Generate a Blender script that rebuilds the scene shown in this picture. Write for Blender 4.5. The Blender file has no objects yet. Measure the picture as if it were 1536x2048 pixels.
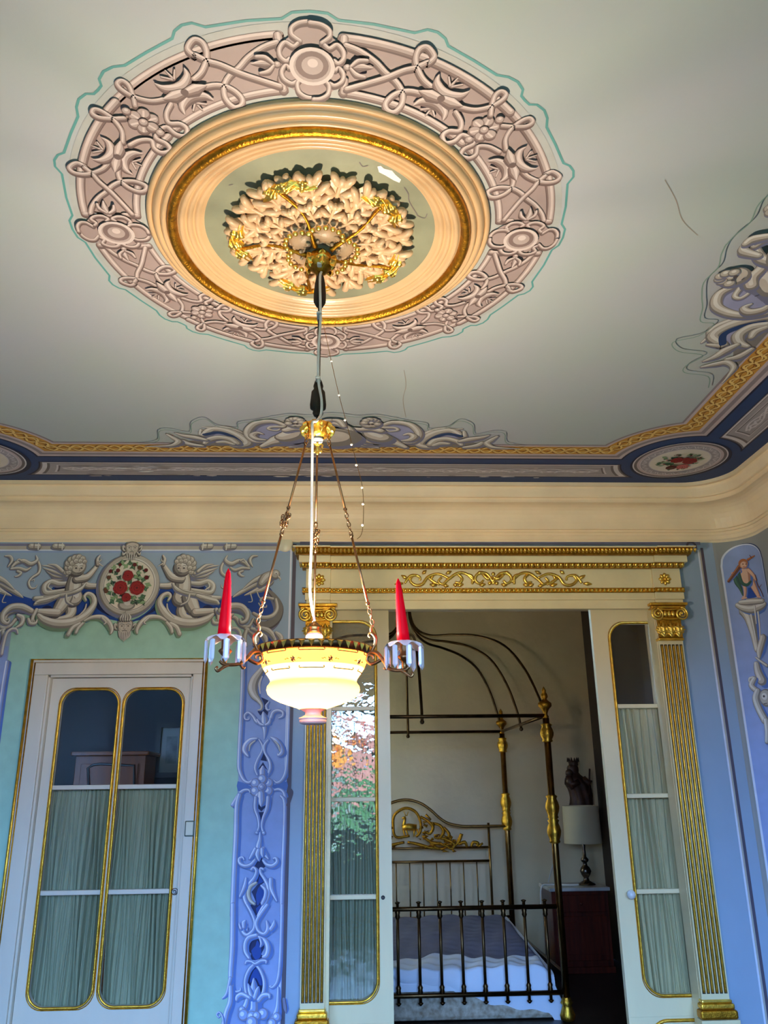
import bpy, bmesh, math, random
from mathutils import Vector, Matrix
from mathutils.geometry import tessellate_polygon
random.seed(7)
SC = bpy.context.scene
COL = SC.collection
PI = math.pi
# ------------------------------------------------------------------ camera
F_PX = 1617.3
CAMZ = 1.56
PITCH, ROLL, YAW = 0.32732, -0.01212, 0.04517
_fw = Vector((math.sin(YAW)*math.cos(PITCH), math.cos(YAW)*math.cos(PITCH), math.sin(PITCH)))
_rt0 = Vector((math.cos(YAW), -math.sin(YAW), 0))
_up0 = _rt0.cross(_fw)
_rt = _rt0*math.cos(ROLL) + _up0*math.sin(ROLL)
_up = _up0*math.cos(ROLL) - _rt0*math.sin(ROLL)
cam = bpy.data.cameras.new('camera')
cam.sensor_fit = 'HORIZONTAL'; cam.sensor_width = 36.0
cam.lens = F_PX/1536*36.0
cam.clip_start = 0.02; cam.clip_end = 200
camo = bpy.data.objects.new('camera', cam); COL.objects.link(camo)
camo.matrix_world = Matrix(((_rt.x, _up.x, -_fw.x, 0), (_rt.y, _up.y, -_fw.y, 0), (_rt.z, _up.z, -_fw.z, CAMZ), (0, 0, 0, 1)))
SC.camera = camo
# ------------------------------------------------------------------ world, exposure
SC.view_settings.view_transform = 'Standard'
SC.view_settings.look = 'None'
SC.view_settings.gamma = 1
SC.view_settings.use_curve_mapping = False
SC.view_settings.exposure = 1.2
SKY = (0.24, 0.50, 1.0); SKY_STRENGTH = 21.0
wd = bpy.data.worlds.new('sky'); SC.world = wd; wd.use_nodes = True
_bg = wd.node_tree.nodes['Background']
_bg.inputs[0].default_value = (*SKY, 1); _bg.inputs[1].default_value = SKY_STRENGTH
try:
    SC.cycles.use_denoising = True
    SC.cycles.max_bounces = 8; SC.cycles.diffuse_bounces = 4; SC.cycles.glossy_bounces = 4
    SC.cycles.transparent_max_bounces = 16; SC.cycles.transmission_bounces = 8
    SC.cycles.sample_clamp_indirect = 6.0
    SC.cycles.caustics_reflective = False; SC.cycles.caustics_refractive = False
except Exception:
    pass
# room constants (metres): camera stands at x=0,y=0
WY = 4.8          # back wall
WX = 2.486        # right wall
XL = -2.66        # left wall
YF = -0.62        # window wall behind the photographer
HC = 1.760 + CAMZ # ceiling
CE = 0.20         # cornice projection
WINDOWS = [(-2.0, -0.95), (-0.62, 0.52), (0.98, 2.0)]   # x ranges in the window wall
WIN_Z = (0.95, 2.66)
LAMP_W = 98.0; LAMP_COL = (1.0, 0.84, 0.64)
# daylight portals: they only guide the sampling of the sky through the window openings
for _i, (_a, _b) in enumerate(WINDOWS):
    _l = bpy.data.lights.new('daylight_window', 'AREA'); _l.shape = 'RECTANGLE'
    _l.size = _b-_a; _l.size_y = WIN_Z[1]-WIN_Z[0]
    _l.cycles.is_portal = True
    _o = bpy.data.objects.new('daylight_window', _l); COL.objects.link(_o)
    _o.location = ((_a+_b)/2, YF-0.12, (WIN_Z[0]+WIN_Z[1])/2)
    _o.rotation_euler = (PI/2, 0, 0)
_l = bpy.data.lights.new('daylight_added_window', 'AREA'); _l.shape = 'RECTANGLE'; _l.size = 1.75; _l.size_y = 1.1; _l.cycles.is_portal = True  # portal of the unseen window added to light the bedroom
_o = bpy.data.objects.new('daylight_added_window', _l); COL.objects.link(_o); _o.location = (-.70, 7.75, 1.725); _o.rotation_euler = (0, -PI/2, 0)
# ------------------------------------------------------------------ pixel -> place
def ray(x, y):
    return _fw + _rt*((x-768)/F_PX) + _up*((1024-y)/F_PX)
def atY(x, y, Y):
    d = ray(x, y); d = d*(Y/d.y); return Vector((d.x, d.y, d.z+CAMZ))
def atZ(x, y, Z=None):
    Z = HC if Z is None else Z
    d = ray(x, y); d = d*((Z-CAMZ)/d.z); return Vector((d.x, d.y, d.z+CAMZ))
# ------------------------------------------------------------------ materials
def lin(c):
    return tuple(((v/255)/12.92 if v/255 <= 0.04045 else (((v/255)+0.055)/1.055)**2.4) for v in c)
MATS = {}
def mat(name, rgb, rough=0.6, metal=0.0, var=0.0, scale=8.0, bump=0.0, bscale=60.0, spec=0.5, rgb2=None, emit=None, estr=0, coat=0.0, stretch=None, trans=0.0):
    m = bpy.data.materials.new(name); m.use_nodes = True; MATS[name] = m
    nt = m.node_tree; b = nt.nodes['Principled BSDF']
    c = lin(rgb); b.inputs['Base Color'].default_value = (*c, 1)
    b.inputs['Roughness'].default_value = rough; b.inputs['Metallic'].default_value = metal
    b.inputs['Specular IOR Level'].default_value = spec
    if coat: b.inputs['Coat Weight'].default_value = coat
    if trans: b.inputs['Transmission Weight'].default_value = trans
    tc = None
    if var or bump or rgb2:
        tc = nt.nodes.new('ShaderNodeTexCoord'); src = tc.outputs['Object']
        if stretch:
            mp = nt.nodes.new('ShaderNodeMapping'); mp.inputs['Scale'].default_value = stretch
            nt.links.new(src, mp.inputs[0]); src = mp.outputs[0]
    if var or rgb2:
        n = nt.nodes.new('ShaderNodeTexNoise'); n.inputs['Scale'].default_value = scale; n.inputs['Detail'].default_value = 5
        nt.links.new(src, n.inputs['Vector'])
        r = nt.nodes.new('ShaderNodeMapRange'); r.inputs[1].default_value = 0.3; r.inputs[2].default_value = 0.7
        nt.links.new(n.outputs['Fac'], r.inputs[0])
        mx = nt.nodes.new('ShaderNodeMix'); mx.data_type = 'RGBA'
        nt.links.new(r.outputs[0], mx.inputs[0])
        c2 = lin(rgb2) if rgb2 else tuple(min(1, v*(1+var)) for v in c)
        c1 = c if rgb2 else tuple(v*(1-var) for v in c)
        mx.inputs[6].default_value = (*c1, 1); mx.inputs[7].default_value = (*c2, 1)
        nt.links.new(mx.outputs[2], b.inputs['Base Color'])
    if bump:
        n2 = nt.nodes.new('ShaderNodeTexNoise'); n2.inputs['Scale'].default_value = bscale; n2.inputs['Detail'].default_value = 3
        nt.links.new(src, n2.inputs['Vector'])
        bp = nt.nodes.new('ShaderNodeBump'); bp.inputs['Strength'].default_value = bump; bp.inputs['Distance'].default_value = 0.01
        nt.links.new(n2.outputs['Fac'], bp.inputs['Height']); nt.links.new(bp.outputs[0], b.inputs['Normal'])
    if emit:
        b.inputs['Emission Color'].default_value = (*emit, 1); b.inputs['Emission Strength'].default_value = estr
    return m
def glass_mat(name, wav=0.0, tint=(1, 1, 1), ior=1.5, wscale=14.0):
    m = bpy.data.materials.new(name); m.use_nodes = True; MATS[name] = m
    nt = m.node_tree; nt.nodes.remove(nt.nodes['Principled BSDF'])
    out = nt.nodes['Material Output']
    tr = nt.nodes.new('ShaderNodeBsdfTransparent'); tr.inputs[0].default_value = (*tint, 1)
    gl = nt.nodes.new('ShaderNodeBsdfGlossy'); gl.inputs['Roughness'].default_value = 0.0
    fr = nt.nodes.new('ShaderNodeFresnel'); fr.inputs[0].default_value = ior
    mx = nt.nodes.new('ShaderNodeMixShader')
    nt.links.new(fr.outputs[0], mx.inputs[0]); nt.links.new(tr.outputs[0], mx.inputs[1]); nt.links.new(gl.outputs[0], mx.inputs[2])
    nt.links.new(mx.outputs[0], out.inputs[0])
    if wav:
        tc = nt.nodes.new('ShaderNodeTexCoord'); n = nt.nodes.new('ShaderNodeTexNoise')
        n.inputs['Scale'].default_value = wscale; n.inputs['Detail'].default_value = 2
        nt.links.new(tc.outputs['Object'], n.inputs['Vector'])
        bp = nt.nodes.new('ShaderNodeBump'); bp.inputs['Strength'].default_value = wav; bp.inputs['Distance'].default_value = 0.01
        nt.links.new(n.outputs['Fac'], bp.inputs['Height'])
        nt.links.new(bp.outputs[0], gl.inputs['Normal'])
    return m
# ------------------------------------------------------------------ objects
WORLD = {}
def tag(o, label=None, cat=None, group=None, kind=None):
    if label: o['label'] = label
    if cat: o['category'] = cat
    if group: o['group'] = group
    if kind: o['kind'] = kind
    return o
def link(o, parent=None, loc=None):
    COL.objects.link(o)
    if loc is not None:
        o.location = loc; WORLD[o.name] = Matrix.Translation(Vector(loc))
    else:
        WORLD[o.name] = Matrix.Identity(4)
    if parent is not None:
        o.parent = parent; o.matrix_parent_inverse = WORLD[parent.name].inverted()
    return o
def thing(name, loc, label, cat, group=None):
    o = bpy.data.objects.new(name, None); o.empty_display_size = 0.05
    link(o, None, loc); return tag(o, label, cat, group)
def piece(name, mesh, parent, M, label=None):
    """a copy that shares mesh data, placed by a matrix"""
    o = bpy.data.objects.new(name, mesh); COL.objects.link(o)
    WORLD[o.name] = M.copy()
    if parent is not None:
        o.parent = parent; o.matrix_parent_inverse = WORLD[parent.name].inverted()
    o.matrix_basis = M
    if label: o['label'] = label
    return o
def catmull(pts, n=6, closed=False):
    P = [Vector(p) for p in pts]
    if len(P) < 3: return P
    out = []; N = len(P); segs = N if closed else N-1
    for i in range(segs):
        if closed: a, b, c, d = P[(i-1) % N], P[i], P[(i+1) % N], P[(i+2) % N]
        else: a, b, c, d = P[max(i-1, 0)], P[i], P[i+1], P[min(i+2, N-1)]
        for k in range(n):
            t = k/n
            out.append(0.5*((2*b) + (c-a)*t + (2*a-5*b+4*c-d)*t*t + (3*b-a-3*c+d)*t**3))
    if not closed: out.append(P[-1])
    return out
class MB:
    def __init__(s): s.v = []; s.f = []; s.m = []; s.sm = []
    def add(s, verts, faces, mi=0, smooth=False):
        k = len(s.v); s.v += [tuple(v) for v in verts]
        for f in faces: s.f.append(tuple(i+k for i in f)); s.m.append(mi); s.sm.append(smooth)
        return s
    def box(s, a, b, mi=0, bev=0.0):
        x0, y0, z0 = a; x1, y1, z1 = b
        x0, x1 = min(x0, x1), max(x0, x1); y0, y1 = min(y0, y1), max(y0, y1); z0, z1 = min(z0, z1), max(z0, z1)
        if bev:
            bm = bmesh.new(); bmesh.ops.create_cube(bm, size=1.0)
            for v in bm.verts: v.co = Vector(((x0+x1)/2+v.co.x*(x1-x0), (y0+y1)/2+v.co.y*(y1-y0), (z0+z1)/2+v.co.z*(z1-z0)))
            bmesh.ops.bevel(bm, geom=bm.edges[:], offset=min(bev, .45*min(x1-x0, y1-y0, z1-z0)), segments=2, affect='EDGES', profile=0.5)
            bm.verts.index_update()
            s.add([v.co for v in bm.verts], [[v.index for v in f.verts] for f in bm.faces], mi); bm.free(); return s
        return s.add([(x0, y0, z0), (x1, y0, z0), (x1, y1, z0), (x0, y1, z0), (x0, y0, z1), (x1, y0, z1), (x1, y1, z1), (x0, y1, z1)],
              [(0, 3, 2, 1), (4, 5, 6, 7), (0, 1, 5, 4), (1, 2, 6, 5), (2, 3, 7, 6), (3, 0, 4, 7)], mi)
    def tube(s, pts, r, n=8, mi=0, closed=False, cap=True):
        P = [Vector(p) for p in pts]; N = len(P)
        R = r if isinstance(r, (list, tuple)) else [r]*N
        if len(R) != N:
            R = [R[min(int(i*(len(R)-1)/(N-1)), len(R)-2)] + (R[min(int(i*(len(R)-1)/(N-1))+1, len(R)-1)]-R[min(int(i*(len(R)-1)/(N-1)), len(R)-2)])*((i*(len(R)-1)/(N-1)) - min(int(i*(len(R)-1)/(N-1)), len(R)-2)) for i in range(N)]
        vs = []; up = None
        for i, p in enumerate(P):
            if closed: t = P[(i+1) % N]-P[i-1]
            else: t = P[min(i+1, N-1)]-P[max(i-1, 0)]
            t = t.normalized() if t.length > 1e-9 else Vector((0, 0, 1))
            if up is None:
                up = Vector((0, 0, 1)) if abs(t.z) < 0.9 else Vector((1, 0, 0))
            x = up - t*up.dot(t)
            if x.length < 1e-6: x = t.orthogonal()
            x.normalize(); up = x; y = t.cross(x)
            for k in range(n):
                a = 2*PI*k/n; vs.append(p + (x*math.cos(a)+y*math.sin(a))*R[i])
        fs = []
        for i in range(N if closed else N-1):
            j = (i+1) % N
            for k in range(n):
                l = (k+1) % n; fs.append((i*n+k, i*n+l, j*n+l, j*n+k))
        if cap and not closed:
            fs.append(tuple(range(n-1, -1, -1))); fs.append(tuple((N-1)*n+k for k in range(n)))
        return s.add(vs, fs, mi, True)
    def lathe(s, prof, c, n=24, mi=0, cap=False, a0=0.0, lobes=0, lamp=0.0):
        """prof: (radius, z) list; c: centre (x, y, z0)"""
        vs = []; fs = []; m = len(prof)
        for (r, z) in prof:
            for k in range(n):
                a = 2*PI*k/n+a0
                q = r*(1+lamp*math.cos(lobes*a)) if lobes else r
                vs.append((c[0]+q*math.cos(a), c[1]+q*math.sin(a), c[2]+z))
        for i in range(m-1):
            for k in range(n):
                l = (k+1) % n; fs.append((i*n+k, i*n+l, (i+1)*n+l, (i+1)*n+k))
        if cap: fs.append(tuple(range(n-1, -1, -1))); fs.append(tuple((m-1)*n+k for k in range(n)))
        return s.add(vs, fs, mi, True)
    def sphere(s, c, r, n=10, m=6, mi=0, sc=(1, 1, 1)):
        prof = [(max(1e-5, r*math.sin(PI*i/m)), -r*math.cos(PI*i/m)) for i in range(m+1)]
        k = len(s.v); s.lathe(prof, (0, 0, 0), n, mi)
        for i in range(k, len(s.v)):
            x, y, z = s.v[i]; s.v[i] = (c[0]+x*sc[0], c[1]+y*sc[1], c[2]+z*sc[2])
        return s
    def grid(s, fn, nu, nv, mi=0, smooth=True, wrapu=False):
        vs = [fn(i/nu, j/nv) for i in range(nu+1) for j in range(nv+1)]
        fs = [(i*(nv+1)+j, i*(nv+1)+j+1, (i+1)*(nv+1)+j+1, (i+1)*(nv+1)+j) for i in range(nu) for j in range(nv)]
        return s.add(vs, fs, mi, smooth)
    def prism(s, poly, a, b, axis='y', mi=0, smooth=False):
        """poly 2D (u,v) extruded between a and b along axis: y -> (u, y, v); x -> (x, u, v); z -> (u, v, z)"""
        n = len(poly)
        if axis == 'y': T = lambda p, t: (p[0], t, p[1])
        elif axis == 'x': T = lambda p, t: (t, p[0], p[1])
        else: T = lambda p, t: (p[0], p[1], t)
        vs = [T(p, a) for p in poly]+[T(p, b) for p in poly]
        fs = [(i, (i+1) % n, n+(i+1) % n, n+i) for i in range(n)]
        tri = tessellate_polygon([[Vector((p[0], p[1], 0)) for p in poly]])
        fs += [tuple(t) for t in tri] + [tuple(i+n for i in reversed(t)) for t in tri]
        return s.add(vs, fs, mi, smooth)
    def mesh(s, name, mats):
        me = bpy.data.meshes.new(name); me.from_pydata(s.v, [], s.f)
        for m in (mats if isinstance(mats, (list, tuple)) else [mats]): me.materials.append(MATS[m] if isinstance(m, str) else m)
        me.polygons.foreach_set('material_index', s.m); me.polygons.foreach_set('use_smooth', s.sm)
        bm = bmesh.new(); bm.from_mesh(me); bmesh.ops.recalc_face_normals(bm, faces=bm.faces[:]); bm.to_mesh(me); bm.free()
        me.update(); return me
    def build(s, name, mats, parent=None, label=None, kind=None):
        o = bpy.data.objects.new(name, s.mesh(name, mats)); link(o, parent)
        tag(o, label, None, None, kind); return o
def P2(txt):
    return [tuple(float(v) for v in q.split(',')) for q in txt.split()]
# ------------------------------------------------------------------ material list
mat('plaster_lavender', (154, 174, 196), 0.62, var=0.05, scale=3.0, bump=0.06, bscale=40)
mat('plaster_right', (150, 152, 150), 0.62, var=0.05, scale=3.0, bump=0.06, bscale=40)
mat('ceiling_paint', (170, 180, 174), 0.7, rgb2=(174, 176, 182), scale=1.6, bump=0.08, bscale=30)
mat('cornice_paint', (244, 220, 182), 0.5, var=0.06, scale=5, bump=0.05, bscale=30)
mat('cream_gloss', (240, 222, 174), 0.32, var=0.06, scale=6, bump=0.10, bscale=25)
mat('cream_left', (222, 211, 192), 0.35, var=0.05, scale=6, bump=0.12, bscale=22, stretch=(1, 1, .3))
mat('cream_door', (240, 222, 178), 0.35, var=0.05, scale=6, bump=0.12, bscale=22, stretch=(1, 1, .3))
mat('gold', (232, 178, 66), 0.40, 1.0, var=0.25, scale=30, bump=0.25, bscale=120)
mat('gold_bright', (250, 204, 96), 0.34, 1.0, var=0.18, scale=30, bump=0.15, bscale=100)
mat('gold_old', (190, 134, 40), 0.42, 1.0, var=0.35, scale=40, bump=0.3, bscale=140)
mat('brass', (150, 112, 62), 0.28, 1.0, var=0.2, scale=18)
mat('brass_dark', (96, 72, 46), 0.34, 1.0, var=0.3, scale=14)
mat('bronze', (150, 112, 74), 0.35, 1.0, var=0.25, scale=25)
mat('iron_dark', (42, 38, 32), 0.5, 0.6)
mat('floor_dark', (40, 28, 20), 0.4, rgb2=(30, 20, 14), scale=5, stretch=(1, 8, 1))
mat('floor_wood', (118, 84, 54), 0.35, rgb2=(88, 60, 38), scale=5, stretch=(1, 8, 1))
mat('bedroom_wall', (224, 202, 164), 0.34, var=0.08, scale=2.0, bump=0.25, bscale=16)
mat('bedroom_wall_shaded', (62, 48, 36), 0.6, var=0.1, scale=2)  # shade on the right bedroom wall, put into a darker wall colour
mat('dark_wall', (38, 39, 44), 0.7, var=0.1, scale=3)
mat('window_white', (226, 224, 216), 0.45)
mat('garden_ground', (120, 128, 96), 0.9, var=0.3, scale=2)
mat('leaf_green', (92, 122, 48), 0.7, var=0.4, scale=6)
mat('bark', (90, 72, 56), 0.9)
mat('roof_red', (176, 84, 48), 0.8, var=0.2, scale=10)
mat('house_ochre', (160, 138, 108), 0.8)
glass_mat('glass_clear', 0.0)
glass_mat('glass_flat', 0.02, ior=1.35)
glass_mat('glass_wavy', 0.22, ior=1.9, wscale=16)
# ------------------------------------------------------------------ measured openings
def X4(x, y, Y=WY): return atY(x, y, Y).x
def Z4(x, y, Y=WY): return atY(x, y, Y).z
DX0, DX1, DZ1 = X4(85, 1340), X4(401, 1340), Z4(240, 1337)     # left doorway (inside the casing)
YD = 4.925                                                       # plane of the sliding doors
PX0, PX1, PZ1 = X4(657, 1600), X4(1330, 1400), Z4(980, 1207)    # wide opening to the bedroom
YB0 = 5.04                                                       # bedroom starts
YB1, XB1, XB0, HB = 8.52, 2.50, -0.62, 3.45
def wall_boxes(y0, y1, x0, x1, h, holes):
    """a wall slab in the xz plane with rectangular holes (x0, x1, z0, z1), sorted by x"""
    m = MB(); cx = x0
    for (a, b, c, d) in holes:
        m.box((cx, y0, 0), (a, y1, h))
        if c > 0: m.box((a, y0, 0), (b, y1, c))
        m.box((a, y0, d), (b, y1, h)); cx = b
    m.box((cx, y0, 0), (x1, y1, h)); return m
# floors
tag(MB().box((XL-.2, YF-.3, -.1), (WX+.2, WY+.1, 0)).build('floor', 'floor_wood'), kind='structure')
tag(MB().box((XL-.2, WY+.1, -.1), (XB1+.2, YB1+.2, -0.002)).build('floor_bedroom', 'floor_dark'), kind='structure')
# ceiling slab
ceiling = MB().box((XL-.2, YF-.3, HC), (WX+.2, WY+.08, HC+.15)).build('ceiling', 'ceiling_paint', kind='structure')
wall_back = wall_boxes(WY, WY+.08, XL, WX+.05, HC, [(DX0, DX1, 0, DZ1), (PX0, PX1, 0, PZ1)]).build('wall_back', 'plaster_lavender', kind='structure')
wall_bed_front = wall_boxes(YB0-.06, YB0, XL, XB1+.1, HB, [(DX0, DX1, 0, DZ1), (PX0-.02, PX1+.02, 0, PZ1)]).build('wall_bedroom_front', 'bedroom_wall', kind='structure')
tag(MB().box((DX0-.1, WY+.08, 0), (DX0, YB0-.06, DZ1)).box((DX1, WY+.08, 0), (DX1+.1, YB0-.06, DZ1)).box((DX0-.1, WY+.08, DZ1), (DX1+.1, YB0-.06, DZ1+.06)).build('trim_1', 'cream_door'), kind='structure')
# right wall with its rounded corner
CRX, CRY, CRR = WX-.2, WY-.2, .2
m = MB(); N = 16
pts = [(CRX, WY+.04)]+[(CRX+CRR*math.sin(PI/2*i/N), CRY+CRR*math.cos(PI/2*i/N)) for i in range(N+1)]
pts += [(WX, YF-.2)]
out = [(p[0]+.0, p[1]) for p in pts]
vs = []
for (x, y) in pts: vs += [(x, y, 0), (x, y, HC)]
m.add(vs, [(2*i, 2*i+1, 2*i+3, 2*i+2) for i in range(len(pts)-1)], 0, True)
m.box((WX+.001, YF-.2, 0), (WX+.12, WY+.1, HC))
wall_right = m.build('wall_right', 'plaster_right', kind='structure')
tag(MB().box((XL-.12, YF-.2, 0), (XL, WY+.1, HC)).build('wall_left', 'plaster_lavender'), kind='structure')
tag(wall_boxes(YF-.22, YF, XL, WX, HC, [(a, b, WIN_Z[0], WIN_Z[1]) for a, b in WINDOWS]).build('wall_front', 'plaster_lavender'), kind='structure')
# bedroom and side room shells
tag(MB().box((XB0-.3, YB1, 0), (XB1+.1, YB1+.1, HB)).build('wall_bedroom_back', 'bedroom_wall'), kind='structure')
tag(MB().box((XB1, YB0, 0), (XB1+.1, YB1, HB)).build('wall_bedroom_right', 'bedroom_wall_shaded'), kind='structure')
BWY, BWZ = (7.2, 8.3), (.85, 2.6)
m = MB().box((XB0-.1, YB0, 0), (XB0, BWY[0], HB)).box((XB0-.1, BWY[1], 0), (XB0, YB1, HB)).box((XB0-.1, BWY[0], 0), (XB0, BWY[1], BWZ[0])).box((XB0-.1, BWY[0], BWZ[1]), (XB0, BWY[1], HB))
tag(m.build('wall_bedroom_left', 'bedroom_wall'), kind='structure')
tag(MB().box((XL-.3, YB0-.06, HB), (XB1+.1, YB1+.1, HB+.1)).build('ceiling_bedroom', 'bedroom_wall'), kind='structure')
YS1 = 7.0
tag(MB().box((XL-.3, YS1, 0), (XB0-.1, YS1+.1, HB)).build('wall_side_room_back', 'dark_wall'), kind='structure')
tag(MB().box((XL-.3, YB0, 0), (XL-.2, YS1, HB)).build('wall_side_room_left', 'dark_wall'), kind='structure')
# ------------------------------------------------------------------ cornice swept round the room
prof = [(.2, -.001), (.2, .022), (.180, .022), (.180, .030), (.178, .038), (.172, .052), (.164, .066), (.158, .076), (.158, .084), (.144, .084), (.144, .112),
        (.128, .112), (.106, .116), (.086, .125), (.069, .140), (.055, .162), (.046, .188), (.041, .215), (.038, .246), (.038, .252),
        (.026, .252), (.026, .266), (.016, .266), (.016, .284), (.012, .288), (.012, .312), (.005, .318), (.0, .328)]
def cornice_loop(o, K=10):
    r = .2+.25*o; L = []
    x0, x1, y0, y1 = XL+o, WX-o, YF+o, WY-o
    for (cx, cy, a0) in ((x1-r, y1-r, 0), (x0+r, y1-r, PI/2), (x0+r, y0+r, PI), (x1-r, y0+r, 1.5*PI)):
        for i in range(K+1):
            a = a0+PI/2*i/K; L.append((cx+r*math.cos(a), cy+r*math.sin(a)))
    return L
loops = [cornice_loop(o) for o, z in prof]; n = len(loops[0])
m = MB(); vs = []
for L, (o, z) in zip(loops, prof): vs += [(x, y, HC-z) for x, y in L]
fs = [(i*n+k, i*n+(k+1) % n, (i+1)*n+(k+1) % n, (i+1)*n+k) for i in range(len(prof)-1) for k in range(n)]
m.add(vs, fs, 0, False)
cornice = m.build('trim_2', 'cornice_paint', kind='structure', label='cream plaster cove cornice running round the room below the ceiling')
# ------------------------------------------------------------------ windows behind the photographer, garden outside
for i, (a, b) in enumerate(WINDOWS):
    z0, z1 = WIN_Z; w = thing('window_%d' % (i+1), ((a+b)/2, YF-.12, z0), None, None); w['kind'] = 'structure'
    m = MB(); y0, y1 = YF-.15, YF-.09
    for (p, q) in (((a, z0), (a+.06, z1)), ((b-.06, z0), (b, z1)), ((a, z0), (b, z0+.08)), ((a, z1-.06), (b, z1)), (((a+b)/2-.045, z0), ((a+b)/2+.045, z1))):
        m.box((p[0], y0, p[1]), (q[0], y1, q[1]))
    m.build('window_frame', 'window_white', w)
    m = MB()
    for zz in (z0+.57, z0+1.14): m.box((a, y0+.01, zz-.012), (b, y1-.01, zz+.012))
    m.build('glazing_bar', 'window_white', w)
    MB().box((a, YF-.121, z0), (b, YF-.119, z1)).build('pane', 'glass_clear', w)
w = thing('window_4', (XB0-.06, 7.75, BWZ[0]), None, None); w['kind'] = 'structure'  # unseen window, added to brighten the bedroom from the left
m = MB()
for (p_, q_) in (((BWY[0], BWZ[0]), (BWY[0]+.06, BWZ[1])), ((BWY[1]-.06, BWZ[0]), (BWY[1], BWZ[1])), ((BWY[0]+.06, BWZ[0]), (BWY[1]-.06, BWZ[0]+.06)), ((BWY[0]+.06, BWZ[1]-.06), (BWY[1]-.06, BWZ[1])), ((7.72, BWZ[0]+.06), (7.78, BWZ[1]-.06))):
    m.box((XB0-.09, p_[0], p_[1]), (XB0-.04, q_[0], q_[1]))
m.build('window_frame', 'window_white', w)
MB().box((XB0-.066, BWY[0], BWZ[0]), (XB0-.064, BWY[1], BWZ[1])).build('pane', 'glass_clear', w)
tag(MB().box((-40, -60, -3.2), (40, YF-.4, -3.1)).build('ground_garden', 'garden_ground'), kind='structure')
def tree(x, y, h, r, seed):
    rn = random.Random(seed)
    t = thing('garden_tree', (x, y, -3.1), 'leafy green tree outside the %s window behind the photographer' % ('left' if x < -1 else 'right' if x > 1 else 'middle'), 'tree')
    MB().tube([(x, y, -3.1), (x+.1, y, -3.1+h*.4), (x, y, -3.1+h*.75)], [.16, .1, .04], 8).build('trunk', 'bark', t)
    m = MB()
    for i in range(900):
        a = rn.random()*2*PI; u = rn.random()**.5; zz = rn.uniform(-1, 1)
        rr = r*u*math.sqrt(max(0, 1-zz*zz))
        c = Vector((x+rr*math.cos(a), y+rr*math.sin(a), -3.1+h*.7+zz*r*1.1))
        d1 = Vector((rn.uniform(-1, 1), rn.uniform(-1, 1), rn.uniform(-1, 1))).normalized()*rn.uniform(.1, .2); d2 = d1.orthogonal().normalized()*rn.uniform(.06, .12)
        m.add([c-d1, c+d2, c+d1, c-d2], [(0, 1, 2, 3)])
    o = m.build('foliage', 'leaf_green', t, kind='stuff')
tree(-2.9, -9, 5.2, 1.9, 1); tree(.5, -8.2, 4.4, 1.5, 2); tree(3.4, -9.5, 5.0, 1.9, 3)
for (hx0, hx1, hz, hyy, lab) in ((-17, -7.5, .9, -24, 'left'), (-6.6, 4.2, 1.6, -22, 'middle'), (5.0, 16, 1.2, -25, 'right')):
    hs = thing('neighbour_house', ((hx0+hx1)/2, hyy, -3.1), 'ochre neighbouring house with red tiled roof, %s one across the garden' % lab, 'house')
    MB().box((hx0, hyy-3, -3.1), (hx1, hyy+2, hz)).build('wall', 'house_ochre', hs)
    MB().prism([(hyy-3.4, hz), (hyy+2.4, hz), (hyy-.5, hz+2.0)], hx0-.3, hx1+.3, 'x').build('roof', 'roof_red', hs)
    MB().box((hx0+2, hyy-.9, hz+1.2), (hx0+2.7, hyy-.3, hz+2.6)).build('chimney', 'house_ochre', hs)
# ------------------------------------------------------------------ shared leaf shape
def acanthus(L, w, lobes, curl=.02, depth=.02, tipw=.25, n=28, ripple=.35):
    """a lobed, veined leaf lying along +x from 0 to L, relief towards -z"""
    def fn(u, v):
        v = v*2-1; av = abs(v)
        env = (math.sin(PI*min(1, u*.93+.07)**.8))**.8*(1-tipw)+tipw*min(1, u*4+.2)
        env *= max(0.0, 1-max(0, (u-.86)/.14)**2)**.5
        ph = lobes*(u-.22*av)
        lob = 1-.42*(.5+.5*math.cos(2*PI*lobes*(u-.22)))
        x = u*L+av*L*.10*math.cos(PI*u)
        vein = math.cos(2*PI*ph)*(.25+.75*min(1, av*2.2))
        z = -depth*(math.sin(PI*min(1, u*.9+.08))**.5)*(1-.75*av*av)+.26*depth*vein-.30*depth*math.exp(-(v*7)**2)-curl*max(0, (u-.72)/.28)**2
        return (x, v*w*env*lob, z)
    return fn
def leaf_mesh(name, matl, L, w, lobes, **k):
    m = MB(); m.grid(acanthus(L, w, lobes, **k), 44, 16); return m.mesh(name, matl)
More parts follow.
